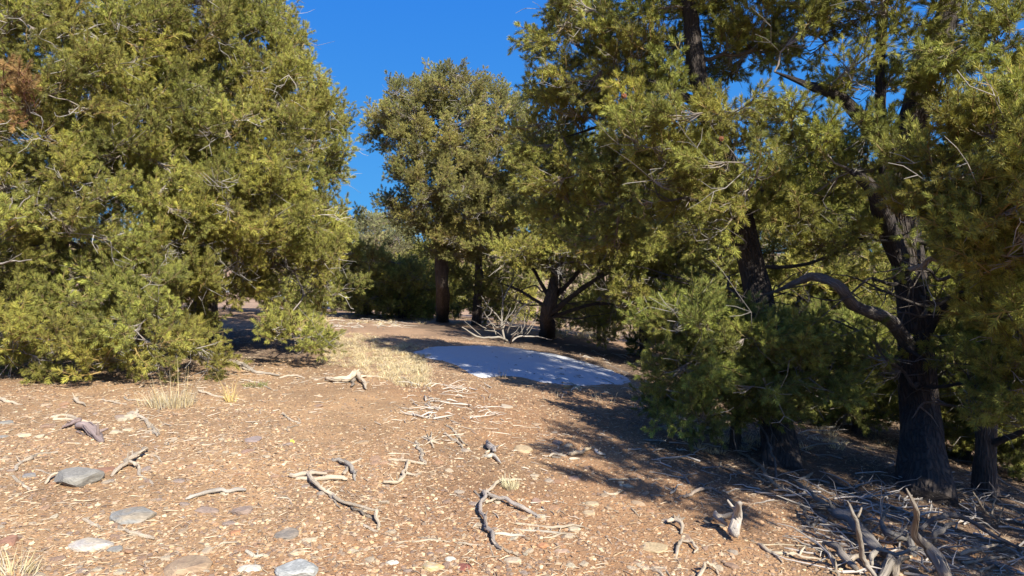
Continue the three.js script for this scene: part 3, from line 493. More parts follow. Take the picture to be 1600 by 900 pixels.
//CLUTTER
// ------------------------------------------------------------------ snow
function snowPatch(name, outline, label, thick) {          // outline in photo pixels, laid on the ground
  const P = outline.map(([x, y]) => gp(x, y)), c = P.reduce((a, p) => a.add(p), V(0, 0, 0)).divideScalar(P.length), N = 160, rings = 26;
  const curve = new THREE.CatmullRomCurve3(P, true, 'centripetal'), edge = curve.getSpacedPoints(N), pos = [], uv = [], idx = [];
  for (let k = 0; k <= rings; k++) for (let i = 0; i < N; i++) {
    const e = edge[i], jag = 1 + 0.02 * noise(e.x * 4, e.z * 4, 2) + 0.012 * noise(e.x * 19, e.z * 19, 2), t = k / rings, x = c.x + (e.x - c.x) * t * jag, z = c.z + (e.z - c.z) * t * jag;
    const rim = Math.sqrt(Math.max(0, 1 - Math.pow(t, 9))), y = groundHf(x, z) - 0.012 + (0.012 + thick * rim + 0.006 * noise(x * 2.2, z * 2.2, 5) + 0.003 * noise(x * 7, z * 7, 1)) * (k === rings ? 0 : 1);
    pos.push(x - c.x, y - c.y, z - c.z); uv.push(x, z);
  }
  for (let k = 0; k < rings; k++) for (let i = 0; i < N; i++) { const a = k * N + i, b = k * N + (i + 1) % N; idx.push(a, b, a + N, b, b + N, a + N); }
  const g = new THREE.BufferGeometry(); g.setAttribute('position', new THREE.Float32BufferAttribute(pos, 3)); g.setAttribute('uv', new THREE.Float32BufferAttribute(uv, 2)); g.setIndex(idx); g.computeVertexNormals();
  const m = tag(mesh(name, g, M.snow), label, 'snow', null, 'thing'); m.position.copy(c); return m;
}
snowPatch('snow_patch', [[641, 550], [660, 545], [700, 541], [745, 540], [790, 542], [830, 548], [880, 556], [930, 570], [965, 582], [986, 594], [985, 600], [950, 602], [915, 604], [880, 602], [850, 598], [815, 590], [785, 588], [750, 590], [730, 582], [712, 572], [690, 564], [660, 558]], 'melting patch of snow lying in dappled shade behind the gravel', 0.022);
snowPatch('snow_patch', [[430, 462], [450, 459], [490, 464], [520, 472], [530, 480], [510, 482], [480, 478], [450, 472]], 'small strip of old snow half hidden behind the left tree', 0.05);
snowPatch('snow_patch', [[325, 449], [345, 446], [372, 449], [374, 455], [350, 457], [330, 455]], 'little remnant of snow under the left tree, far back', 0.08);

// ------------------------------------------------------------------ stones
const rockSpin = RNG(400);
function rock(px, py, w, h, color, label, { cuts = 5, flat = 0.4, yaw = null, sink = 0.35, color2 = null, rough = 0.12, tilt = 0, name = 'rock', category = 'rock', seed = 0 } = {}) {
  const p = gp(px, py), d = -p.z, sx = w * d / F / 2 * 1.08, low = Math.abs(p.y - EYE) / d;                    // seen length across
  const sy = sx * flat, sz = Math.max(sx * 0.45, Math.min(sx * 1.15, (h * d / F - sy * 0.8) / Math.max(0.18, low) / 2));
  const m = mesh(name, rockGeometry(seed || Math.floor(px * 7 + py), sx, sy, sz, color, { cuts, rough, color2 }), M.stone);
  m.position.copy(p); m.position.y = groundH(p.x, p.z) + sy * (0.62 - sink * 1.6) * 0.6; m.rotation.set(tilt, yaw ?? (rockSpin() - 0.5) * 0.5, tilt * 0.6);
  return tag(m, label, category);
}
const GRY = [0.25, 0.235, 0.20], TAN = [0.36, 0.255, 0.155], CREAM = [0.48, 0.39, 0.26], PUR = [0.26, 0.19, 0.145], WHT = [0.54, 0.50, 0.40], RED = [0.29, 0.15, 0.09], ORG = [0.42, 0.20, 0.095], OCH = [0.46, 0.33, 0.14], PNK = [0.34, 0.215, 0.15];
rock(121, 752, 70, 36, GRY, 'largest grey angular rock, standing proud beside a stick on the left', { flat: 0.5, sink: 0.1, cuts: 8, yaw: 0.2, rough: 0.06, seed: 5 });
rock(210, 806, 62, 44, [0.30, 0.25, 0.18], 'half-buried grey and tan rock with a dark cleft on its right side', { flat: 0.4, color2: [0.25, 0.245, 0.22], sink: 0.2 });
rock(143, 853, 64, 28, [0.50, 0.43, 0.32], 'long pale cream rock at lower left, smooth topped', { flat: 0.32, cuts: 2, rough: 0.08, sink: 0.25, color2: [0.42, 0.38, 0.33] });
rock(179, 859, 22, 15, GRY, 'small grey stone touching the right end of the cream rock', {});
rock(296, 884, 62, 42, TAN, 'round soil-coloured boulder top half buried at the lower edge', { cuts: 1, flat: 0.3, sink: 0.45, color2: [0.29, 0.2, 0.125], yaw: 0 });
rock(462, 893, 66, 44, [0.31, 0.315, 0.29], 'blue-grey rock with pale veins at the bottom edge', { flat: 0.45, color2: [0.44, 0.44, 0.40], cuts: 6, sink: 0.2, yaw: 0.3 });
rock(389, 891, 36, 18, WHT, 'white stone with dark specks left of the blue-grey rock', { cuts: 2, flat: 0.45 });
rock(379, 800, 30, 16, PUR, 'purplish oval stone below the long single stick', { flat: 0.45, sink: 0.1 });
rock(397, 687, 28, 13, [0.29, 0.225, 0.195], 'flat mauve slab alone in the left middle ground', { flat: 0.25, cuts: 7 });
rock(387, 706, 18, 13, PNK, 'round pinkish stone just below the mauve slab', { cuts: 1 });
rock(367, 833, 20, 16, ORG, 'orange wedge of stone above a curved twig', { cuts: 7, flat: 0.5 });
rock(448, 834, 36, 26, [0.19, 0.165, 0.135], 'dark mottled half-buried stone in the lower middle left', { cuts: 2, flat: 0.3, color2: [0.29, 0.235, 0.175], sink: 0.45 });
rock(480, 845, 30, 13, CREAM, 'long cream flake of stone right of the mottled stone', { cuts: 7, flat: 0.3 });
rock(464, 863, 28, 17, [0.47, 0.37, 0.225], 'angular buff stone above the blue-grey rock', { cuts: 8, flat: 0.35 });
rock(322, 798, 42, 13, PUR, 'low purple-brown stone lying under the long single stick', { cuts: 6, flat: 0.3 });
rock(14, 849, 38, 22, RED, 'tilted reddish slab with a dark broken edge at the left border', { cuts: 8, flat: 0.4, tilt: 0.25 });
rock(680, 887, 38, 21, OCH, 'yellowish block at the bottom edge near the centre', { cuts: 8, color2: CREAM });
rock(724, 888, 22, 22, [0.22, 0.075, 0.05], 'dark red stone beside the yellowish block', { cuts: 5, flat: 0.5 });
rock(704, 874, 17, 10, WHT, 'small bright white stone above the yellowish block', { cuts: 3 });
rock(613, 880, 20, 10, WHT, 'white pebble left of the yellowish block', { cuts: 3 });
rock(552, 862, 18, 15, CREAM, 'cream stone standing alone below the long crooked branch', { cuts: 6, flat: 0.6 });
rock(817, 703, 28, 15, [0.43, 0.32, 0.185], 'smooth tan stone right of the stalky grass clump', { cuts: 2, flat: 0.45 });
rock(1019, 856, 48, 20, [0.46, 0.345, 0.195], 'large flat cream flagstone in the lower right of the open soil', { cuts: 2, flat: 0.14, sink: 0.4, yaw: 0.3 });
rock(924, 788, 23, 10, [0.43, 0.33, 0.2], 'tan oval stone, upper of two right of the stick bundle', { cuts: 2 });
rock(920, 802, 20, 10, [0.42, 0.31, 0.185], 'tan oval stone, lower of two right of the stick bundle', { cuts: 2 });
rock(896, 708 + 40, 18, 10, PNK, 'pink-grey stone in open soil above the two tan ovals', { cuts: 5 });
rock(800, 876, 27, 14, [0.43, 0.34, 0.23], 'flat buff stone below the lowest end of the crooked stick', { cuts: 3, flat: 0.3 });
rock(896, 828, 24, 12, CREAM, 'cream stone under the right end of the stick bundle', { cuts: 5 });
rock(838, 783, 18, 16, PNK, 'brownish pink block beside the straight grey stick', { cuts: 7 });
rock(877, 861, 26, 9, [0.36, 0.245, 0.17], 'low pinkish slab below the stick bundle', { cuts: 5, flat: 0.25 });
rock(848, 853, 19, 10, ORG, 'orange-brown stone just below the stick bundle', { cuts: 4 });
rock(164, 735, 34, 15, RED, 'flat reddish slab behind the grey angular rock', { cuts: 6, flat: 0.22 });
rock(46, 744, 22, 11, [0.25, 0.23, 0.205], 'small dull grey stone left of the angular rock', { cuts: 5 });
rock(9, 661, 20, 9, GRY, 'grey stone at the left border, upper of two', { cuts: 3 });
rock(4, 683, 14, 10, GRY, 'grey stone at the left border, lower of two', { cuts: 3 });
rock(35, 681, 26, 9, CREAM, 'pale flat stone near the left border', { cuts: 3 });
rock(886, 606, 13, 9, [0.42, 0.27, 0.12], 'brown stone at the near edge of the snow', { cuts: 3, flat: 0.6, sink: 0 });
rock(901, 607, 12, 8, [0.55, 0.43, 0.24], 'ochre stone at the near edge of the snow', { cuts: 3, flat: 0.6, sink: 0 });
rock(71, 634, 20, 7, [0.41, 0.3, 0.19], 'low tan stone before the skirts of the left pinyon', { cuts: 3 });
rock(201, 672, 18, 7, CREAM, 'cream stone under the splintered stick', { cuts: 3 });
// stones bedded in the soil, singly, then the gravel between them
{
  const r = RNG(77), STONES = [[0.42, 0.30, 0.185], [0.47, 0.375, 0.255], [0.36, 0.225, 0.14], [0.31, 0.205, 0.14], [0.33, 0.25, 0.195], [0.38, 0.31, 0.23], [0.50, 0.42, 0.29], [0.39, 0.225, 0.125]];
  const geos = Array.from({ length: 24 }, (_, i) => rockGeometry(900 + i, 1, 0.42, 0.72, STONES[i % 8], { cuts: 5, detail: 1, rough: 0.16 }));
  for (let n = 0; n < 285; n++) {
    const px = r() * 1180 - 5, py = 615 + 290 * Math.pow(r(), 0.85); if (px > 760 + (py - 600) * 1.5) { n--; continue; }
    const p = gp(px, py), s = (4 + 9 * Math.pow(r(), 2.0)) * -p.z / F, m = mesh('stone', geos[Math.floor(r() * 24)], M.stone, ground);
    m.position.copy(p); m.position.y += s * 0.03; m.scale.set(s, s * (0.7 + 0.5 * r()), s); m.rotation.set((r() - 0.5) * 0.5, r() * 7, (r() - 0.5) * 0.5);
  }
}
function scatter(name, geometry, material, n, seed, place, size, tones, label, { tiltMax = 0.5, far = 15, near = 3.1 } = {}) {
  const r = RNG(seed), mats = [], cols = [], q = new THREE.Quaternion(), e = new THREE.Euler();
  for (let k = 0, tries = 0; k < n && tries < n * 6; tries++) {
    const d = near * Math.pow(far / near, Math.pow(r(), 0.8)), x = (r() * 2 - 1) * d * 0.79, z = -d, w = place(x, z, r); if (r() > w) continue;
    const s = size(r), y = groundHf(x, z) + s[1] * 0.25;
    e.set((r() - 0.5) * 2 * tiltMax, r() * 6.283, (r() - 0.5) * 2 * tiltMax); q.setFromEuler(e);
    mats.push(new THREE.Matrix4().compose(V(x, y, z), q, V(s[0], s[1], s[2])));
    const t = tones[Math.floor(r() * tones.length)], b = 0.75 + 0.5 * r(); cols.push(new THREE.Color(t[0] * b, t[1] * b, t[2] * b)); k++;
  }
  return tag(instanced(name, geometry, material, mats, null, cols), label, name.replace('_', ' '), null, 'stuff');
}
{
  const chip = rockGeometry(3, 1, 1, 1, [1, 1, 1], { cuts: 4, detail: 0, rough: 0.2 }); chip.deleteAttribute('color'); chip.deleteAttribute('uv');
  const duffAt = (x, z) => { let w = 0; for (const [p, r] of DUFF) w = Math.max(w, 1 - sstep(r * 0.5, r * 1.2, Math.hypot(x - p.x, z - p.z))); return w; };
  const patch = (x, z) => 0.55 + 0.6 * fbm(x * 0.8 + 5, z * 0.8, 2, 3);
  scatter('gravel', chip, M.gravel, 95000, 501, (x, z) => patch(x, z) * (1 - 0.8 * duffAt(x, z)), (r) => { const s = 0.0045 + 0.019 * Math.pow(r(), 4); return [s, s * (0.25 + 0.25 * r()), s * (0.55 + 0.4 * r())]; },
    [[0.33, 0.217, 0.125], [0.37, 0.27, 0.165], [0.28, 0.172, 0.095], [0.44, 0.345, 0.215], [0.22, 0.138, 0.082], [0.33, 0.20, 0.108], [0.28, 0.20, 0.13], [0.18, 0.13, 0.09], [0.36, 0.235, 0.12], [0.15, 0.10, 0.07]], 'fine tan and reddish gravel strewn over the open soil');
  const splinter = tube([V(-1, 0, 0), V(-0.3, 0.1, 0.12), V(0.4, 0.02, -0.1), V(1, 0.1, 0.1)], [0.1, 0.15, 0.13, 0.05], 4, { cvar: 0, c0: [1, 1, 1], gnarl: 0.2 }); splinter.deleteAttribute('color');
  scatter('wood_chips', splinter, M.gravel, 24000, 502, (x, z) => 0.35 + 0.7 * fbm(x * 0.6 + 9, z * 0.6, 4, 3) + 0.3 * sstep(8, 12, -z), (r) => { const s = 0.010 + 0.05 * Math.pow(r(), 4), w = Math.min(s, 0.022) * 0.8; return [s, w, w]; },
    [[0.44, 0.36, 0.25], [0.38, 0.31, 0.22], [0.30, 0.22, 0.15], [0.48, 0.385, 0.26], [0.22, 0.16, 0.11], [0.40, 0.30, 0.18]], 'bleached splinters and bits of twig scattered over the soil', { tiltMax: 0.25 });
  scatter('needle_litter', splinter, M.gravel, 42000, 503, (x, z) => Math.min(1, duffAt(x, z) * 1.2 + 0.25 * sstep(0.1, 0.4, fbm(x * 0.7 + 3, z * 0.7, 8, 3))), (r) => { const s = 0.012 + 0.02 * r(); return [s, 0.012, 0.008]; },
    [[0.17, 0.11, 0.065], [0.22, 0.15, 0.09], [0.12, 0.08, 0.055], [0.28, 0.21, 0.13], [0.14, 0.10, 0.07]], 'brown fallen needles carpeting the ground beneath the trees', { tiltMax: 0.35 });
}

// ------------------------------------------------------------------ sticks, branches and logs of weathered wood
const PALE = [0.55, 0.46, 0.345], SILV = [0.45, 0.38, 0.295], GREYW = [0.26, 0.22, 0.175], DARKW = [0.13, 0.115, 0.10], TANW = [0.52, 0.42, 0.29];
// arms: [[px, py, lift m]..., [radii in photo pixels], colour]; the first is the stem, others fork from it
const W0 = (made) => Math.max(...made[0][1]);
function branch(name, label, arms, { group: g, category = 'stick', gnarl = 0.3, sides = 9, thin = 0.66, dim = 1, stubs = 1 } = {}) {
  const made = arms.map(([pts, r1600, color0 = SILV], k) => {
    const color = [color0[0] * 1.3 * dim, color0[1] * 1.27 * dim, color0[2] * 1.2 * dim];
    const radii = r1600.map((q) => q * thin);
    const P = pts.map(([x, y, l]) => { const p = gp(x, y, 0); const d = -p.z, r0 = radii[0] * d / F; return gp(x, y, (l ?? 0) + r0 * 0.75); });
    const R = radii.map((q, i) => q * -P[Math.min(P.length - 1, Math.round(i / Math.max(1, radii.length - 1) * (P.length - 1)))].z / F);
    const [S, W] = smooth(P, R.length > 1 ? R : [R[0], R[0] * 0.8], Math.max(0.012, R[0] * 1.1)), seed = Math.round(pts[0][0] * 3 + pts[0][1] + k * 31);
    S.forEach((p, i) => { const a = W[i] * 1.1; p.x += a * noise(i * 0.21, seed); p.y += a * 0.5 * noise(i * 0.21, seed + 50); p.z += a * noise(i * 0.21, seed + 90); });
    const m = W.length, tip = Math.min(4, Math.floor(m / 3)); for (let i = 0; i < tip; i++) { const q = 0.45 + 0.55 * Math.sqrt((i + 0.4) / tip); W[m - 1 - i] *= q; if (!k) W[i] *= 0.6 + 0.4 * Math.sqrt((i + 0.4) / tip); }
    return [S, W, color, seed];
  });
  const O = made[0][0][0].clone(); O.y = groundH(O.x, O.z);
  const geo = made.map(([S, W, c, seed]) => tube(S.map((p) => p.clone().sub(O)), W, sides, { gnarl, c0: c, c1: c.map((e) => e * 0.9), seed, cvar: 0.28, vlen: 0.35 }));
  if (category === 'log' || W0(made) > 0.02) made.forEach(([S, W, c, seed], k) => {   // long split strands standing off the weathered surface
    const q = RNG(seed + 70), add = [];
    for (let e = 0; e < 9; e++) {
      const n = S.length, a = Math.floor(q() * n * 0.5), b = Math.min(n - 1, a + 3 + Math.floor(q() * n * 0.6)), an = q() * 6.283; if (b - a < 3) continue;
      const pts = [], rr = []; for (let i = a; i <= b; i++) { const T = S[Math.min(n - 1, i + 1)].clone().sub(S[Math.max(0, i - 1)]).normalize(), N = V(0, 1, 0).cross(T).normalize(), U = T.clone().cross(N), t = an + (i - a) * 0.06; pts.push(S[i].clone().sub(O).addScaledVector(N, Math.cos(t) * W[i] * 0.98).addScaledVector(U, Math.sin(t) * W[i] * 0.98)); rr.push(W[i] * 0.2 * Math.sin(Math.PI * (0.1 + 0.85 * (i - a) / (b - a)))); }
      const z = 0.7 + 0.6 * q(); add.push(tube(pts, rr, 5, { gnarl: 0.3, c0: c.map((v) => v * z), seed: seed + e, cvar: 0.2 }));
    }
    if (add.length) geo[k] = mergeGeometries([geo[k], ...add]);
  });
  made.forEach(([S, W, c, seed], k) => {                    // stubs of broken side twigs
    const q = RNG(seed + 7), n = Math.floor(S.length / 9 * (0.4 + q()) * stubs), add = [];
    for (let e = 0; e < n; e++) {
      const i = 1 + Math.floor(q() * (S.length - 2)), d = S[i + 1].clone().sub(S[i - 1]).normalize(), a = V(q() - 0.5, q() * 0.7, q() - 0.5).normalize().addScaledVector(d, 0.6).normalize(), L = W[i] * (2 + 5 * q() * q()), p = S[i].clone().sub(O);
      add.push(tube([p, p.clone().addScaledVector(a, L * 0.55).add(V(0, -L * 0.05, 0)), p.clone().addScaledVector(a, L)], [W[i] * 0.6, W[i] * 0.4, W[i] * 0.22], 6, { gnarl: 0.2, c0: c, seed: seed + e, cvar: 0.2 }));
    }
    if (add.length) geo[k] = mergeGeometries([geo[k], ...add]);
  });
  if (geo.length === 1) { const m = mesh(name, geo[0], M.wood); m.position.copy(O); return tag(m, label, category, g); }
  const root = group(name, O); geo.forEach((q, i) => mesh(i ? 'fork' : 'stem', q, M.wood, root)); return tag(root, label, category, g);
}
// open soil, left
branch('stick', 'two-pronged pale branch resting on rotten wood at far left', [[[[80, 651], [105, 648], [133, 659], [158, 660]], [4, 4, 3], PALE], [[[84, 655], [108, 655], [124, 658]], [3, 2.5], PALE], [[[122, 657], [140, 664], [159, 663]], [3, 2], SILV]]);
branch('rotten_wood', 'crumbling purple-grey lump of rotten wood under the two-pronged branch', [[[[128, 663, 0.01], [143, 673, 0.015], [162, 686]], [7, 8, 6], [0.30, 0.235, 0.22]], [[[122, 658], [112, 663], [98, 668]], [5, 2], [0.29, 0.22, 0.21]], [[[124, 674], [130, 679], [140, 676]], [2.5, 2], [0.2, 0.15, 0.13]]], { category: 'rotten wood', gnarl: 0.5, thin: 0.9 });
branch('stick', 'grey stick with a hooked end near the left border', [[[[27, 735], [26, 727], [46, 717], [68, 709], [92, 707]], [3.5, 4, 4.5, 4, 3]]]);
branch('stick', 'short pale stick left of the grey angular rock', [[[[19, 744], [33, 756], [47, 767]], [4, 3.5, 3], PALE]]);
branch('stick', 'thick grey stick propped with a curved fork right of the angular rock', [[[[176, 744], [196, 721, 0.03], [212, 710, 0.04], [230, 700, 0.02]], [4.5, 5, 5, 4]], [[[203, 722, 0.03], [216, 726, 0.02], [220, 742], [239, 757]], [4, 4, 3], SILV]]);
branch('stick', 'slim pale curved twig behind the propped grey stick', [[[[209, 712], [238, 711], [252, 721]], [2.5, 2], PALE]]);
branch('stick', 'long single stick lying across the left middle of the soil', [[[[289, 781], [315, 771, 0.01], [350, 766, 0.015], [384, 765, 0.01]], [3, 5, 4.5, 4.5], [0.45, 0.41, 0.36]]]);
branch('stick', 'splintered stick with frayed lower end in the left middle', [[[[207, 643], [227, 657], [247, 681]], [3.5, 4, 3]], [[[231, 660], [244, 670], [250, 679]], [2.5, 1.5], PALE], [[[228, 655], [234, 668], [239, 678]], [2.2, 1.5], SILV], [[[212, 646], [217, 639]], [3, 2.5], PALE]]);
branch('stick', 'thin straight twig left of the dry grass bunch', [[[[155, 624], [198, 632]], [2.2, 1.6], PALE]]);
branch('stick', 'thin grey twig touching the dry grass bunch', [[[[193, 620], [206, 625], [234, 625]], [2.2, 1.6]]]);
branch('stick', 'pale limb end entering from the left border', [[[[-14, 620], [6, 626], [34, 632]], [4.5, 4, 2], PALE]]);
branch('wood_chip', 'pale wedge of split wood before the left pinyon', [[[[116, 622], [124, 627], [133, 634]], [5, 4, 2], PALE]], { category: 'wood chip' });
branch('stick', 'blunt pale stub above the cream rock', [[[[132, 811], [145, 817], [158, 825]], [4, 4, 4], [0.5, 0.42, 0.32]]]);
branch('stick', 'knuckled whitish stick under the half-buried grey rock', [[[[184, 821], [198, 830], [212, 833], [237, 843]], [4, 3.5, 5, 4], PALE]]);
branch('stick', 'slender curved twig below the orange wedge stone', [[[[334, 857], [346, 849], [375, 847]], [2.2, 2.5, 2.2], PALE]]);
branch('stick', 'bone-pale piece of wood left of the bottom centre', [[[[386, 862], [403, 868], [421, 868]], [5, 4, 2], [0.62, 0.57, 0.46]]]);
branch('stick', 'small bent twig above the mottled dark stone', [[[[434, 778], [448, 779], [456, 787]], [2.5, 1.5], PALE]]);
branch('stick', 'short faint twig in the middle left gravel', [[[[326, 736], [337, 734], [351, 737]], [2.2, 1.6], PALE]]);
branch('stick', 'forked thin twig in the middle distance left of centre', [[[[441, 644], [448, 652], [468, 661]], [2.5, 2], PALE], [[[448, 669], [468, 664]], [1.8, 1.2], GREYW]]);
branch('stick', 'crooked sticks leaning against the grey angular rock', [[[[72, 756], [80, 742, 0.03], [106, 736, 0.03]], [3, 3, 2.5], PALE], [[[57, 733], [70, 738], [84, 741]], [2.5, 1.8], SILV]]);
branch('stick', 'tiny straight twig beside a brown stone at lower left', [[[[90, 834], [113, 837]], [2, 1.6], PALE]]);
branch('branch', 'bare log end lying under the left tree beside the grass bunch', [[[[344, 564, 0.02], [378, 569, 0.02], [402, 581], [436, 586]], [5, 5, 4, 2.5], [0.40, 0.35, 0.29]], [[[376, 570], [384, 577], [397, 581]], [3, 2], SILV]], { category: 'branch' });
branch('stick', 'thin flat branch right of the log under the left tree', [[[[437, 590], [455, 587], [477, 590]], [2.5, 2]]]);
branch('stick', 'grey branch lying beside the small green weed', [[[[310, 611], [346, 621], [372, 627]], [3, 2.5, 1.5], PALE], [[[378, 593], [402, 598], [424, 608]], [2, 1.5], SILV]]);
branch('branch', 'gnarled driftwood-like branch on the slope before the snow', [[[[505, 592], [535, 594, 0.02], [556, 584, 0.05], [573, 607]], [5, 6, 6, 3], PALE], [[[557, 586, 0.04], [552, 596], [550, 604]], [4, 3], GREYW], [[[560, 588, 0.02], [585, 588], [600, 590]], [3, 1.5], PALE]], { category: 'branch' });
// open soil, middle
branch('branch', 'long crooked branch with a thick knot at its upper end', [[[[478, 741, 0.02], [492, 756, 0.02], [516, 770, 0.01], [536, 783, 0.01], [562, 791, 0.03], [590, 797, 0.05]], [6, 5, 4.5, 4, 3.5, 3.5], PALE], [[[449, 744], [470, 739, 0.02], [510, 741, 0.01]], [5, 6, 4], SILV], [[[462, 746], [500, 748, 0.01], [543, 747, 0.01]], [4, 5.5, 5], PALE], [[[589, 796, 0.05], [591, 812, 0.02], [592, 826]], [4.5, 4, 4.5], PALE], [[[513, 770], [522, 782], [531, 794]], [3, 2], SILV], [[[570, 820], [580, 828], [590, 831]], [3.5, 3], SILV], [[[540, 786], [560, 798, 0.01], [584, 812]], [3, 2.5], GREYW]], { category: 'branch' });
branch('stick', 'Y-shaped stick above the long crooked branch', [[[[517, 717], [536, 721, 0.02], [550, 735, 0.02], [555, 751]], [3.5, 4.5, 4.5, 3], [0.38, 0.34, 0.29]], [[[537, 741], [544, 726], [564, 716]], [4, 4, 3], SILV]]);
branch('stick', 'wishbone stick with a dark cut end left of the centre', [[[[600, 754, 0.01], [620, 751, 0.01], [631, 738, 0.02], [637, 718]], [4.5, 4.5, 4, 3], PALE], [[[631, 738, 0.01], [646, 743], [657, 740]], [3.5, 3], SILV]]);
branch('stick', 'pale straight stick lying behind the wishbone stick', [[[[604, 718], [631, 719], [667, 725]], [3.5, 3.5, 3], PALE]]);
branch('stick', 'faint thin stick, farthest above the wishbone stick', [[[[606, 709], [640, 709]], [1.8, 1.8], PALE]]);
branch('stick', 'knobbly short stick near the twig star', [[[[649, 689], [655, 701], [664, 726]], [3, 4, 3.5], SILV], [[[656, 703], [664, 707]], [2.5, 2], PALE]]);
branch('twig_star', 'star-shaped tuft of bleached root twigs on the soil', [[[[662, 682], [674, 688, 0.02], [688, 694]], [2.2, 3, 1.5], PALE], [[[674, 688, 0.02], [675, 674]], [2.4, 1], PALE], [[[674, 688, 0.02], [679, 700]], [2.6, 2], PALE], [[[674, 688, 0.02], [690, 686]], [2.4, 1.2], PALE], [[[674, 688, 0.02], [664, 695]], [2.4, 1.2], SILV], [[[674, 688, 0.02], [684, 680]], [2.2, 1], PALE], [[[674, 688, 0.02], [667, 677]], [2, 1], SILV]], { category: 'roots' });
branch('stick', 'nearer of two parallel sticks right of the twig star', [[[[693, 677], [712, 688], [724, 700]], [2.2, 3, 2.5], SILV]]);
branch('stick', 'farther of two parallel sticks right of the twig star', [[[[696, 664], [710, 672], [716, 684], [730, 696]], [2.5, 3, 3, 2], [0.46, 0.38, 0.28]]]);
branch('bark_piece', 'curled knot of grey bark left of the stalky grass', [[[[758, 690, 0.02], [766, 697, 0.03], [772, 706, 0.01]], [5, 7, 4], [0.38, 0.34, 0.31]], [[[764, 704], [752, 716]], [3, 2], PALE]], { category: 'bark', gnarl: 0.5 });
branch('stick', 'curved pale wood piece below the knot of bark', [[[[756, 714], [770, 712, 0.01], [783, 724]], [4, 5, 2], [0.55, 0.50, 0.41]]]);
branch('branch', 'three-armed branch with a straight grey arm and a crooked hanging arm', [[[[752, 766, 0.01], [776, 776, 0.02], [810, 790, 0.02], [847, 810]], [4.5, 5, 5, 4], [0.42, 0.37, 0.32]], [[[757, 770, 0.02], [784, 751, 0.02], [800, 749, 0.01], [818, 750]], [3.5, 3.5, 2], PALE], [[[757, 768, 0.03], [753, 792, 0.03], [757, 815, 0.02], [769, 836, 0.02], [782, 859]], [5, 4.5, 4.5, 5, 5], [0.38, 0.33, 0.29]], [[[758, 785, 0.01], [768, 783, 0.01], [778, 778]], [3, 3], PALE], [[[741, 768], [750, 776], [756, 782]], [2.5, 2], GREYW]], { category: 'branch' });
branch('stick', 'crossed pair of pale twigs in the lower middle', [[[[645, 846], [672, 844], [704, 848]], [2, 3, 2], PALE], [[[654, 840], [690, 842]], [2, 2], GREYW]]);
branch('stick', 'low straight twig between the pale twigs and the crooked arm', [[[[717, 848], [735, 851], [759, 851]], [3, 3], PALE]]);
branch('stick', 'thin slanting twig left of the crooked hanging arm', [[[[729, 779], [737, 784], [746, 794]], [2.2, 1.6], PALE]]);
branch('stick', 'fat short whitish stick leaning on the crooked arm', [[[[773, 834, 0.01], [795, 834], [820, 838]], [4, 4.5, 3], [0.60, 0.55, 0.45]]]);
branch('stick', 'topmost stick of the parallel bundle', [[[[806, 818, 0.01], [843, 822], [873, 824], [897, 820, 0.01], [913, 823]], [3.2, 3, 3, 2.5, 1.5], PALE], [[[858, 823], [862, 829]], [2, 1], SILV]]);
branch('stick', 'middle stick of the parallel bundle', [[[[801, 826], [835, 829], [874, 833]], [3, 3.4, 2.4], [0.54, 0.49, 0.41]]]);
branch('stick', 'lowest bent stick of the parallel bundle', [[[[849, 841], [867, 839], [877, 834], [898, 834]], [2, 2.5, 2.5, 1.6], PALE]]);
branch('stick', 'wavy thin twig between the grey arm and the bundle', [[[[797, 803], [812, 812], [830, 808], [848, 813]], [1.8, 2, 2, 1.5], PALE], [[[812, 812], [800, 818]], [1.6, 1.2], PALE]]);
branch('wood_chip', 'pale tapered chip continuing below the crooked arm', [[[[783, 853], [796, 862], [809, 868]], [1.5, 3.5, 3.5], [0.58, 0.47, 0.33]]], { category: 'wood chip' });
branch('stick', 'small upright twig at the bottom left of the crooked arm', [[[[765, 853], [768, 862], [770, 871]], [2, 1.6], SILV]]);
branch('wood_splinters', 'heap of torn splinters left of the tan curved stick', [[[[856, 713], [868, 709, 0.01], [884, 713]], [2.5, 4, 2.5], SILV], [[[862, 714], [876, 715]], [2.5, 2], GREYW]], { category: 'splinters', gnarl: 0.5 });
branch('stick', 'tan curved stick at the centre right of the open soil', [[[[888, 711], [905, 707, 0.01], [924, 699, 0.01]], [4, 5, 3.5], TANW]]);
branch('wood_chip', 'oval pale chip under the tan curved stick', [[[[890, 718], [898, 717], [906, 718]], [3, 4, 3], PALE]], { category: 'wood chip' });
branch('wood_chip', 'whitish chip right of the tan curved stick', [[[[928, 704], [936, 709], [946, 711]], [3.5, 4.5, 2], [0.6, 0.55, 0.46]]], { category: 'wood chip' });
branch('stick', 'straight faint twig near the finger-like shadow edge', [[[[949, 749], [975, 749], [1000, 748]], [2, 1.6], [0.6, 0.52, 0.38]]]);
branch('stick', 'ragged twig at the tip of the shadow fingers', [[[[943, 768], [955, 772], [972, 766]], [3, 3.5, 2], PALE]]);
branch('stick', 'tan sliver in the right of the open soil', [[[[985, 794], [999, 806]], [2.4, 1.8], TANW]]);
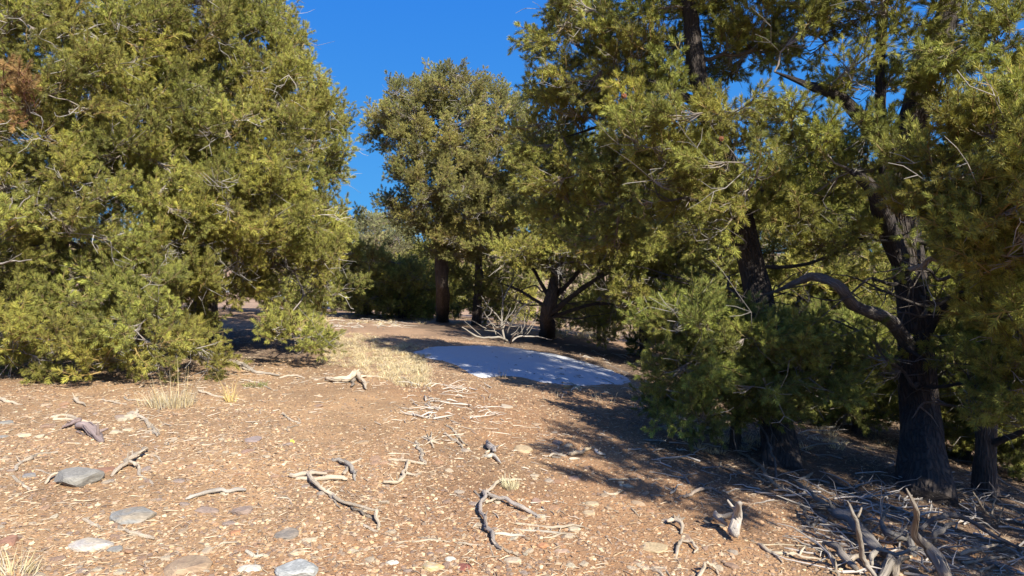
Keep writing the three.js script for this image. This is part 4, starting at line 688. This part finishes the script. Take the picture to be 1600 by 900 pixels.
// right: bits of stump and slash at the shade's edge
branch('stick', 'knotted stub with a hooked leg at the edge of the shade', [[[[1045, 814, 0.02], [1058, 812, 0.04], [1066, 818, 0.03], [1063, 834]], [5, 6, 5, 4], SILV], [[[1056, 812, 0.03], [1072, 809]], [4, 2], GREYW]], { gnarl: 0.35 });
branch('stick', 'small arched twig below the knotted stub', [[[[1056, 869], [1063, 848, 0.02], [1068, 841]], [4, 4, 2], SILV], [[[1066, 845], [1082, 848, 0.02], [1088, 856, 0.01], [1083, 864]], [3, 3.5, 3], PALE]]);
branch('stump', 'upright broken stump piece splitting the sunlit soil by the slash', [[[[1152, 842, 0.02], [1146, 824, 0.05], [1152, 808, 0.12], [1155, 786, 0.26]], [9, 9, 8, 7.5], [0.42, 0.38, 0.335]], [[[1117, 801, 0.05], [1125, 807, 0.07], [1134, 820, 0.04]], [4, 5, 4], PALE], [[[1119, 806], [1133, 806, 0.02], [1147, 801, 0.08]], [4, 4], SILV], [[[1098, 815], [1115, 821], [1135, 822]], [2.5, 3], DARKW]], { category: 'stump', gnarl: 0.4, sides: 12, thin: 0.85 });
branch('branch', 'pale forked branch flat on the soil left of the slash', [[[[1185, 849], [1206, 863], [1238, 865], [1285, 876]], [4.5, 4.5, 4, 2.5], PALE], [[[1249, 866], [1257, 853, 0.03]], [3, 2], PALE], [[[1206, 863], [1222, 878]], [3, 2], SILV], [[[1186, 852], [1212, 851], [1260, 853]], [2, 1.6], [0.5, 0.42, 0.3]]], { category: 'branch' });
branch('stick', 'jagged upright splinter at the bottom edge right of the flagstone', [[[[1093, 902], [1098, 888, 0.04], [1104, 878, 0.08]], [5, 5, 4], PALE], [[[1104, 880, 0.07], [1114, 884, 0.02], [1120, 896]], [4, 3.5], PALE]], { gnarl: 0.4 });
branch('stick', 'forked grey piece at the bottom edge below the flagstone', [[[[1016, 886], [1028, 893], [1036, 904]], [4, 4, 3], PALE], [[[1020, 887], [1036, 888], [1046, 900]], [3, 2.5], SILV]]);
branch('stick', 'low dim root-like stick within the shadow fingers', [[[[1071, 777], [1091, 765, 0.02], [1112, 763, 0.01], [1126, 772]], [4, 4, 3, 2.5], [0.3, 0.24, 0.19]]]);
// ------------------------------------------------------------------ the slash heap
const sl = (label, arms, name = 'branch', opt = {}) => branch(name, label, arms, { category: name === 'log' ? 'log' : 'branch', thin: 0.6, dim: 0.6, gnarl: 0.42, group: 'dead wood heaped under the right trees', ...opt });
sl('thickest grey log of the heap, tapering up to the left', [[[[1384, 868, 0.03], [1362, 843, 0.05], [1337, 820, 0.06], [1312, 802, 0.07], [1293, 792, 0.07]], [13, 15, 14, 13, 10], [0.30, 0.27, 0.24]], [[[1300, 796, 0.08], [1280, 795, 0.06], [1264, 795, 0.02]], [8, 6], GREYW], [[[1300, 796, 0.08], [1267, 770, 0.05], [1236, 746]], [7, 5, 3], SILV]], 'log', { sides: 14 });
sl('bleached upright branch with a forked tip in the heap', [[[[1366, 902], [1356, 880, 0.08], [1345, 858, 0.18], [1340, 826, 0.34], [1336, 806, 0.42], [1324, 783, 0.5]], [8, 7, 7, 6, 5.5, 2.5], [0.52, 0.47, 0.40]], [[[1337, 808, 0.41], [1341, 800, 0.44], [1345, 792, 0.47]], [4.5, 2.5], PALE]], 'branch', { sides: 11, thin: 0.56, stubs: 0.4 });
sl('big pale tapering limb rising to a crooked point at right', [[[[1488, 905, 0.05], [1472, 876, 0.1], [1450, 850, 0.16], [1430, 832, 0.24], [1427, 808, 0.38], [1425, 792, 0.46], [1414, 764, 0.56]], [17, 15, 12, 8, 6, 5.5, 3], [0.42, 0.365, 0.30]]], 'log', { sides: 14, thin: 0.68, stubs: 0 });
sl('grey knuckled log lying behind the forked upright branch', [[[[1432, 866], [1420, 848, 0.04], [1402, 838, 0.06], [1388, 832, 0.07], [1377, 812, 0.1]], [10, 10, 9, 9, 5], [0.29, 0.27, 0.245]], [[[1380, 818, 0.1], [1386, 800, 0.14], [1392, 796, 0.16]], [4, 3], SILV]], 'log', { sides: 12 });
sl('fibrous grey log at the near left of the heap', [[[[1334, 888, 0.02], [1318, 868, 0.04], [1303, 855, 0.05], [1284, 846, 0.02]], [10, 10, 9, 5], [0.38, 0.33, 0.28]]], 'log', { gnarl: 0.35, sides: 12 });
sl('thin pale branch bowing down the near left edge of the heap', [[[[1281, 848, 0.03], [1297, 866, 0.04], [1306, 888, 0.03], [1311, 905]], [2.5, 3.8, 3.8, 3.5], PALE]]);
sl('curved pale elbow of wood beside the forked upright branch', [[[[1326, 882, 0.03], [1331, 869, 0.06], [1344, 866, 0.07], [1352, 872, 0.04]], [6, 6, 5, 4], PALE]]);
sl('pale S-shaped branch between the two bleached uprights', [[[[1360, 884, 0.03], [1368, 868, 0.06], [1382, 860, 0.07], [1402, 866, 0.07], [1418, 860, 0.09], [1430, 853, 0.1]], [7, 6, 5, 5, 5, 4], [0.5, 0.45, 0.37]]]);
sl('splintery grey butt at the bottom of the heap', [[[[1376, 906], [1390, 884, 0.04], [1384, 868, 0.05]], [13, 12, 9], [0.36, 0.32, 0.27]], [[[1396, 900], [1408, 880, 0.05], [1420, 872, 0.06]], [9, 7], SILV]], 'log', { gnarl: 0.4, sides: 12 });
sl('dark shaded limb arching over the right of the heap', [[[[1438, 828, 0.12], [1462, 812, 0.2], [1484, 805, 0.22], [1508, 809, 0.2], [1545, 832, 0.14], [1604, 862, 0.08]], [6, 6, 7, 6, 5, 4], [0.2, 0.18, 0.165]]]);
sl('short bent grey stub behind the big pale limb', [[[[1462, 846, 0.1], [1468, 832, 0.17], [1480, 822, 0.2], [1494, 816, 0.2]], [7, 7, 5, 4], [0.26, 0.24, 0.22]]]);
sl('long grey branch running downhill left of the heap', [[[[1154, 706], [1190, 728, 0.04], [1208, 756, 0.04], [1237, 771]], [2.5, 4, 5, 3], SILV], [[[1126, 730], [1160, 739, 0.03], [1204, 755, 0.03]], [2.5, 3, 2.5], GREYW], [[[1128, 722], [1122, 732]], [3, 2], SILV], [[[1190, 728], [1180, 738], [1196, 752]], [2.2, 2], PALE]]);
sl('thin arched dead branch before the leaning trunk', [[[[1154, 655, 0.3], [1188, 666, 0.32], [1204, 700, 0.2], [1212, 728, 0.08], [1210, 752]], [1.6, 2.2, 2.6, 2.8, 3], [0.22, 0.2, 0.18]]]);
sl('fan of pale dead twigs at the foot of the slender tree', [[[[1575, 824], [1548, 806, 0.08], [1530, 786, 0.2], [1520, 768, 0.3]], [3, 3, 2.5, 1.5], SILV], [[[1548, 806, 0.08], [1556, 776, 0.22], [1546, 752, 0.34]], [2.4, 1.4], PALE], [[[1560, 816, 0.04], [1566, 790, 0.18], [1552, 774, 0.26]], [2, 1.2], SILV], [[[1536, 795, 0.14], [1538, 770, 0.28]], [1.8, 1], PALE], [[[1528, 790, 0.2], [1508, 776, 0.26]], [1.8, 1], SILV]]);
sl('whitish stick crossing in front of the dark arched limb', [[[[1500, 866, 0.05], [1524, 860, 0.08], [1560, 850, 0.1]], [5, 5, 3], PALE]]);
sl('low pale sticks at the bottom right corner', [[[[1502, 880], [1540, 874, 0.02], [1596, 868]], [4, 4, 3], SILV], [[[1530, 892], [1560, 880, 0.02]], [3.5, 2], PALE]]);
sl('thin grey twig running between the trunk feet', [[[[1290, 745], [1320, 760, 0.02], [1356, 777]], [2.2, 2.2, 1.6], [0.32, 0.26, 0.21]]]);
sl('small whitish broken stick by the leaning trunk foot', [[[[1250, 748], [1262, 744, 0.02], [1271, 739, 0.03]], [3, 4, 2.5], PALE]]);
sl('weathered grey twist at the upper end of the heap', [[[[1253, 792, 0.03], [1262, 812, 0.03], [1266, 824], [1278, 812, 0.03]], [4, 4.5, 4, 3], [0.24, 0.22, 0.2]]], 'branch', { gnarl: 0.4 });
{ // thin broken twigs filling the heap and the ground under the right trees
  const r = RNG(606), g = [];
  for (let k = 0; k < 420; k++) {
    const px = k < 260 ? 1240 + 380 * r() : 1000 + 600 * r(), py = k < 260 ? 760 + 140 * r() : 640 + 170 * r(); if (py < 520 + (px - 900) * 0.25 || (px < 1270 && py > 790)) continue;
    const p = gp(px, py), L = 0.1 + 0.4 * r() * r() + 0.05, a = r() * 6.283, up = (k < 260 ? 0.5 : 0.2) * r(), d = V(Math.cos(a), up, Math.sin(a)), t = 0.5 + 0.7 * r(), c = [0.34 * t, 0.305 * t, 0.265 * t];
    const b = () => V(r() - 0.5, r() * 0.3, r() - 0.5).multiplyScalar(L * 0.3), q = [p.clone().add(V(0, 0.01, 0)), p.clone().addScaledVector(d, L * 0.35).add(b()), p.clone().addScaledVector(d, L * 0.7).add(b()), p.clone().addScaledVector(d, L)];
    for (const e of q) e.y = Math.max(e.y, groundH(e.x, e.z) + 0.008);
    const w = 0.003 + 0.006 * r(); g.push(tube(q, [w * 1.3, w, w * 0.8, w * 0.4], 4, { c0: c, seed: k, cvar: 0.1 }));
    if (r() < 0.6) { const e = q[1].clone().addScaledVector(V(d.z, up + 0.2, -d.x), L * 0.35); g.push(tube([q[1], q[1].clone().lerp(e, 0.5).add(b().multiplyScalar(0.4)), e], [w * 0.8, w * 0.6, w * 0.3], 3, { c0: c, cvar: 0 })); }
  }
  tag(mesh('twig_litter', mergeGeometries(g), M.twig), 'tangle of thin broken twigs around the heap of dead wood', 'twigs', null, 'stuff');
  const h = [];
  for (let k = 0; k < 260; k++) {                          // bleached sticks lying along the crest and before the snow
    const u = r(), px = u < 0.55 ? 500 + 130 * r() : u < 0.8 ? 640 + 130 * r() : 860 + 150 * r(), py = u < 0.55 ? 488 + 26 * r() : u < 0.8 ? 600 + 60 * r() : 540 + 80 * r();
    const p = gp(px, py), L = 0.12 + 0.4 * r() * r(), a = r() * 6.283, t = 0.7 + 0.5 * r(), q = [0, 0.35, 0.7, 1].map((f) => { const e = p.clone().add(V(Math.cos(a) * L * f + (r() - 0.5) * 0.2 * L, 0, Math.sin(a) * L * f + (r() - 0.5) * 0.2 * L)); e.y = groundH(e.x, e.z) + 0.012 + 0.04 * r() * (f > 0 ? 1 : 0); return e; });
    const w = 0.004 + 0.008 * r() * r(); h.push(tube(q, [w, w * 1.1, w * 0.8, w * 0.5], 4, { c0: [0.46 * t, 0.41 * t, 0.34 * t], seed: k, cvar: 0.1 }));
  }
  for (let k = 0; k < 330; k++) {                          // finer twigs gathered in loose drifts on the open soil
    const c = [[640, 640], [690, 690], [560, 600], [440, 640], [300, 620], [860, 700], [470, 590], [750, 660], [250, 690], [820, 800]][Math.floor(r() * 10)], p = gp(c[0] + (r() + r() - 1) * 110, Math.max(585, c[1] + (r() + r() - 1) * 42)), L = 0.05 + 0.16 * r() * r(), a = r() * 6.283, t = 0.55 + 0.6 * r();
    const q = [0, 0.5, 1].map((f) => { const e = V(p.x + Math.cos(a) * L * f + (r() - 0.5) * 0.25 * L, 0, p.z + Math.sin(a) * L * f + (r() - 0.5) * 0.25 * L); e.y = groundH(e.x, e.z) + 0.006 + 0.012 * r() * f; return e; }), w = 0.002 + 0.0035 * r();
    h.push(tube(q, [w, w, w * 0.5], 4, { c0: [0.47 * t, 0.395 * t, 0.30 * t], seed: k, cvar: 0.1 }));
  }
  for (let k = 0; k < 46; k++) {                           // a few needles and twigs lying on the snow
    const p = gp(690 + 250 * r(), 548 + 48 * r()), L = 0.03 + 0.09 * r() * r(), a = r() * 6.283, y = groundH(p.x, p.z) + 0.034; if (k % 2 && p.x < -0.6) continue;
    h.push(tube([V(p.x, y, p.z), V(p.x + Math.cos(a) * L * 0.5, y + 0.006, p.z + Math.sin(a) * L * 0.5), V(p.x + Math.cos(a) * L, y + 0.002, p.z + Math.sin(a) * L)], [0.004, 0.004, 0.002], 4, { c0: [0.16, 0.12, 0.08], seed: k, cvar: 0 }));
  }
  tag(mesh('twig_litter', mergeGeometries(h), M.twig), 'bleached thin twigs strewn over the soil, the crest and the snow edge', 'twigs', null, 'stuff');
}
// the white dead shrub behind the snow
{
  const D = 13.9, O = gp(790, 537), lz = (x, y, dz) => at(x, y, -O.z + (dz || 0)), W1 = [0.36, 0.32, 0.26], root = group('dead_shrub', O);
  tag(root, 'bleached leafless shrub with white crooked stems behind the snow', 'dead shrub');
  const S = (pts, rad, c = W1) => { const [P, R] = smooth(pts.map((p) => lz(...p)), rad.map((q) => q * 0.56 * -O.z / F), 0.05); P.forEach((p, i) => { p.x += 0.01 * noise(i * 0.6, pts[0][0]); p.y += 0.01 * noise(i * 0.6, pts[0][1]); }); mesh('stem', tube(P.map((p) => p.clone().sub(O)), R, 7, { gnarl: 0.2, c0: c, seed: pts[0][0] + pts.length }), M.wood, root); };
  S([[790, 536], [784, 505, 0.1], [785, 485, 0.1], [788, 465, 0.15], [797, 448, 0.2], [805, 434, 0.2]], [3.2, 3, 2.6, 2.2, 1.6, 1]);
  S([[784, 503, 0.1], [772, 488, 0], [762, 478, -0.1], [752, 462, -0.1]], [2.4, 2.2, 1.8, 1]); S([[770, 487], [760, 484], [745, 478]], [1.5, 1, 0.7]);
  S([[785, 480, 0.1], [786, 462, 0], [783, 445, 0]], [1.8, 1.4, 0.8]); S([[792, 520], [806, 494, -0.2], [820, 477, -0.3], [838, 472, -0.3]], [2.2, 2, 1.6, 1]); S([[786, 512], [796, 492, 0.3], [812, 482, 0.4]], [1.6, 1.2, 0.7]);
  S([[792, 533], [780, 527, -0.3], [750, 527, -0.4], [722, 512, -0.5]], [3, 3, 2.6, 1.5]); S([[745, 525, -0.4], [735, 530, -0.4], [722, 526, -0.4]], [1.6, 1, 0.6]); S([[795, 536], [812, 526, 0.2], [838, 526, 0.3], [862, 531, 0.3]], [2.6, 2.4, 1.8, 1], [0.42, 0.38, 0.33]);
  S([[798, 536], [803, 525, -0.2], [810, 520, -0.2]], [3, 2.4, 1.4], [0.2, 0.16, 0.13]); S([[788, 505], [776, 512], [768, 505], [760, 510]], [1.6, 1.4, 1, 0.6]); S([[789, 530], [774, 518, 0.2], [757, 515, 0.2]], [2, 1.6, 0.8]); S([[790, 500], [800, 510], [812, 508]], [1.5, 1.2, 0.6]);
  const r = RNG(31); for (let k = 0; k < 22; k++) { const x = 745 + 80 * r(), y = 490 + 40 * r(), a = (r() - 0.5) * 50, b = -12 - 26 * r(), dz = (r() - 0.5) * 0.8; S([[x, y, dz], [x + a * 0.5 + 4 * r(), y + b * 0.4, dz], [x + a, y + b, dz + 0.2 * r()]], [1.1, 0.9, 0.5], [0.36, 0.32, 0.26]); }
}
// a standing dead stem under the left tree
branch('dead_sapling', 'slim pale dead stem standing beside the left tree bough', [[[[332, 546, 0.02], [346, 528, 0.2], [347, 512, 0.35], [348, 492, 0.5]], [2.5, 3, 2.4, 1.6], PALE], [[[344, 530, 0.18], [336, 536, 0.1], [328, 548]], [2.2, 1.6], SILV]], { category: 'dead sapling' });

// ------------------------------------------------------------------ dry grass and weeds
const STRAWS = [[0.46, 0.37, 0.18], [0.52, 0.43, 0.24], [0.36, 0.26, 0.12], [0.56, 0.49, 0.31], [0.40, 0.36, 0.27]];
function tuftGeometry(seed, n, h, spread, { lean = 0.5, w = 0.0024, tones = STRAWS, curl = 0.6 } = {}) {
  const r = RNG(seed), pos = [], col = [], p = V(0, 0, 0);
  for (let k = 0; k < n; k++) {
    const brk = r() < 0.22 ? 0.45 + 0.3 * r() : 2, a = r() * 6.283, q = Math.sqrt(r()) * spread, x0 = Math.cos(a) * q, z0 = Math.sin(a) * q, L = h * (0.35 + 0.75 * r() * r() + 0.1), b = a + (r() - 0.5) * 1.6, le = lean * (0.3 + r()), c = tones[Math.floor(r() * tones.length)], t = 0.75 + 0.5 * r(), S = 4, s = V(-Math.sin(r() * 6.3), 0, Math.cos(r() * 6.3)).multiplyScalar(w * (0.7 + 0.6 * r()));
    const P = []; for (let i = 0; i <= S; i++) { const f = i / S; const o = Math.max(0, f - brk); P.push(V(x0 + Math.cos(b) * L * (le * (f + curl * f * f) * 0.6 + o * 0.8), L * (f - 0.18 * le * f * f - 1.3 * o), z0 + Math.sin(b) * L * (le * (f + curl * f * f) * 0.6 + o * 0.8))); }
    for (let i = 0; i < S; i++) { const w0 = 1 - i / S * 0.8, w1 = 1 - (i + 1) / S * 0.8, A = P[i].clone().addScaledVector(s, -w0), B = P[i].clone().addScaledVector(s, w0), C = P[i + 1].clone().addScaledVector(s, w1), D = P[i + 1].clone().addScaledVector(s, -w1); for (const v of [A, B, C, A, C, D]) { pos.push(v.x, v.y, v.z); col.push(c[0] * t, c[1] * t, c[2] * t); } }
  }
  const g = new THREE.BufferGeometry(); g.setAttribute('position', new THREE.Float32BufferAttribute(pos, 3)); g.setAttribute('color', new THREE.Float32BufferAttribute(col, 3)); return g;
}
function tuft(name, label, px, py, parts, category = 'grass tuft') {
  const O = gp(px, py), root = group(name, O); tag(root, label, category);
  parts.forEach(([nm, dx, g]) => { const m = mesh(nm, g, M.straw, root); m.position.x = dx; m.position.y = groundH(O.x + dx, O.z) - O.y - 0.005; }); return root;
}
tuft('grass_tuft', 'large dry straw-coloured grass bunch before the left tree skirts', 270, 634, [['blades', 0, tuftGeometry(1, 330, 0.26, 0.19)], ['blades', -0.22, tuftGeometry(4, 90, 0.14, 0.12)], ['stalks', 0.02, tuftGeometry(2, 26, 0.62, 0.2, { lean: 0.25, w: 0.002, curl: 0.2 })]]);
tuft('weed', 'yellow branching weed right of the large grass bunch', 361, 628, [['stalks', 0, tuftGeometry(5, 22, 0.42, 0.03, { lean: 0.5, tones: [[0.62, 0.48, 0.17], [0.55, 0.42, 0.18]], curl: 0.1 })], ['leaves', 0, tuftGeometry(6, 60, 0.2, 0.05, { lean: 0.9, tones: [[0.6, 0.46, 0.16]] })]], 'weed');
tuft('grass_tuft', 'small pale grass clump with tall stalks in the open soil', 797, 762, [['blades', 0, tuftGeometry(7, 170, 0.10, 0.06, { tones: [[0.56, 0.52, 0.32], [0.64, 0.56, 0.34]] })], ['stalks', 0, tuftGeometry(8, 14, 0.34, 0.07, { lean: 0.16, w: 0.0014, curl: 0.1 })]]);
tuft('grass_tuft', 'thin dry stalks poking through the near edge of the snow', 775, 589, [['stalks', 0, tuftGeometry(9, 20, 0.24, 0.16, { lean: 0.3, w: 0.002 })]]);
tuft('grass_tuft', 'straw tuft at the bottom left corner of the view', 20, 900, [['blades', 0, tuftGeometry(10, 110, 0.14, 0.1, { lean: 0.9 })]]);
tuft('grass_tuft', 'dry stalks in shade right of the snow front edge', 945, 630, [['stalks', 0, tuftGeometry(12, 16, 0.3, 0.16, { lean: 0.35, w: 0.002, tones: [[0.5, 0.42, 0.28]] })]]);
tuft('grass_tuft', 'pair of dry stems in shade below the right tip of the snow', 996, 640, [['stalks', 0, tuftGeometry(13, 14, 0.34, 0.07, { lean: 0.25, w: 0.0024, tones: [[0.52, 0.46, 0.34]] })]]);
tuft('grass_tuft', 'short dry stalks in shade under the middle of the snow', 866, 624, [['stalks', 0, tuftGeometry(14, 9, 0.2, 0.09, { lean: 0.3, w: 0.0018, tones: [[0.5, 0.42, 0.28]] })]]);
tuft('grass_tuft', 'dry stalks at the left tip of the snow', 664, 582, [['stalks', 0, tuftGeometry(15, 14, 0.26, 0.08, { lean: 0.3, w: 0.002 })]]);
tuft('weed', 'small flat green weed beside the grey branch under the left tree', 400, 603, [['leaves', 0, tuftGeometry(16, 160, 0.07, 0.13, { lean: 1.2, w: 0.004, tones: [[0.16, 0.19, 0.05], [0.24, 0.24, 0.08]] })]], 'weed');
{
  const r = RNG(808), geos = tuftGeometry(21, 46, 0.14, 0.07, { lean: 1.1, w: 0.003 }), mats = [], cols = [];
  const put = (px, py, s) => { const p = gp(px, py); mats.push(new THREE.Matrix4().compose(p, new THREE.Quaternion().setFromAxisAngle(V(0, 1, 0), r() * 6.3), V(s, s * (0.5 + 0.6 * r()), s))); const t = 0.95 + 0.45 * r(); cols.push(new THREE.Color(t, t, t)); };
  for (let k = 0; k < 900; k++) { const x = 500 + 170 * r(), y = 520 + 85 * r(); if (Math.abs(y - 548 - (x - 560) * 0.32) > 32 * (0.3 + r())) continue; put(x, y, 0.5 + 0.5 * r()); }
  for (let k = 0; k < 170; k++) put(860 + 170 * r(), 508 + 22 * r() + 0, 0.9 + 1.2 * r());
  for (let k = 0; k < 60; k++) put(480 + 330 * r(), 496 + 14 * r(), 0.8 + 0.8 * r());
  for (let k = 0; k < 160; k++) put(1020 + 580 * r(), 590 + 120 * r(), 0.6 + 0.6 * r());
  tag(instanced('dry_grass', geos, M.straw, mats, null, cols), 'thin matted dry grass on the slope around the snow', 'dry grass', null, 'stuff');
}
{ // the one yellow leaf
  const s = new THREE.Shape(); s.moveTo(0, -0.02); s.bezierCurveTo(0.022, -0.012, 0.022, 0.012, 0, 0.026); s.bezierCurveTo(-0.022, 0.012, -0.022, -0.012, 0, -0.02);
  const g = new THREE.ExtrudeGeometry(s, { depth: 0.001, bevelEnabled: false }), p = gp(457, 694), m = mesh('leaf', g, new THREE.MeshStandardMaterial({ color: new THREE.Color(0.72, 0.42, 0.05), roughness: 0.7 }));
  m.position.copy(p); m.position.y += 0.02; m.rotation.set(-1.0, 0.3, 0.6); tag(m, 'single bright yellow leaf on the gravel', 'leaf');
}
//END CLUTTER

renderer_tail();
function renderer_tail() {
  const renderer = new THREE.WebGLRenderer({ antialias: true });
  renderer.setSize(1024, 576); renderer.toneMapping = THREE.LinearToneMapping; renderer.toneMappingExposure = EXPOSURE;
  renderer.shadowMap.enabled = true; renderer.shadowMap.type = THREE.PCFSoftShadowMap;
  renderer.render(scene, camera);
}
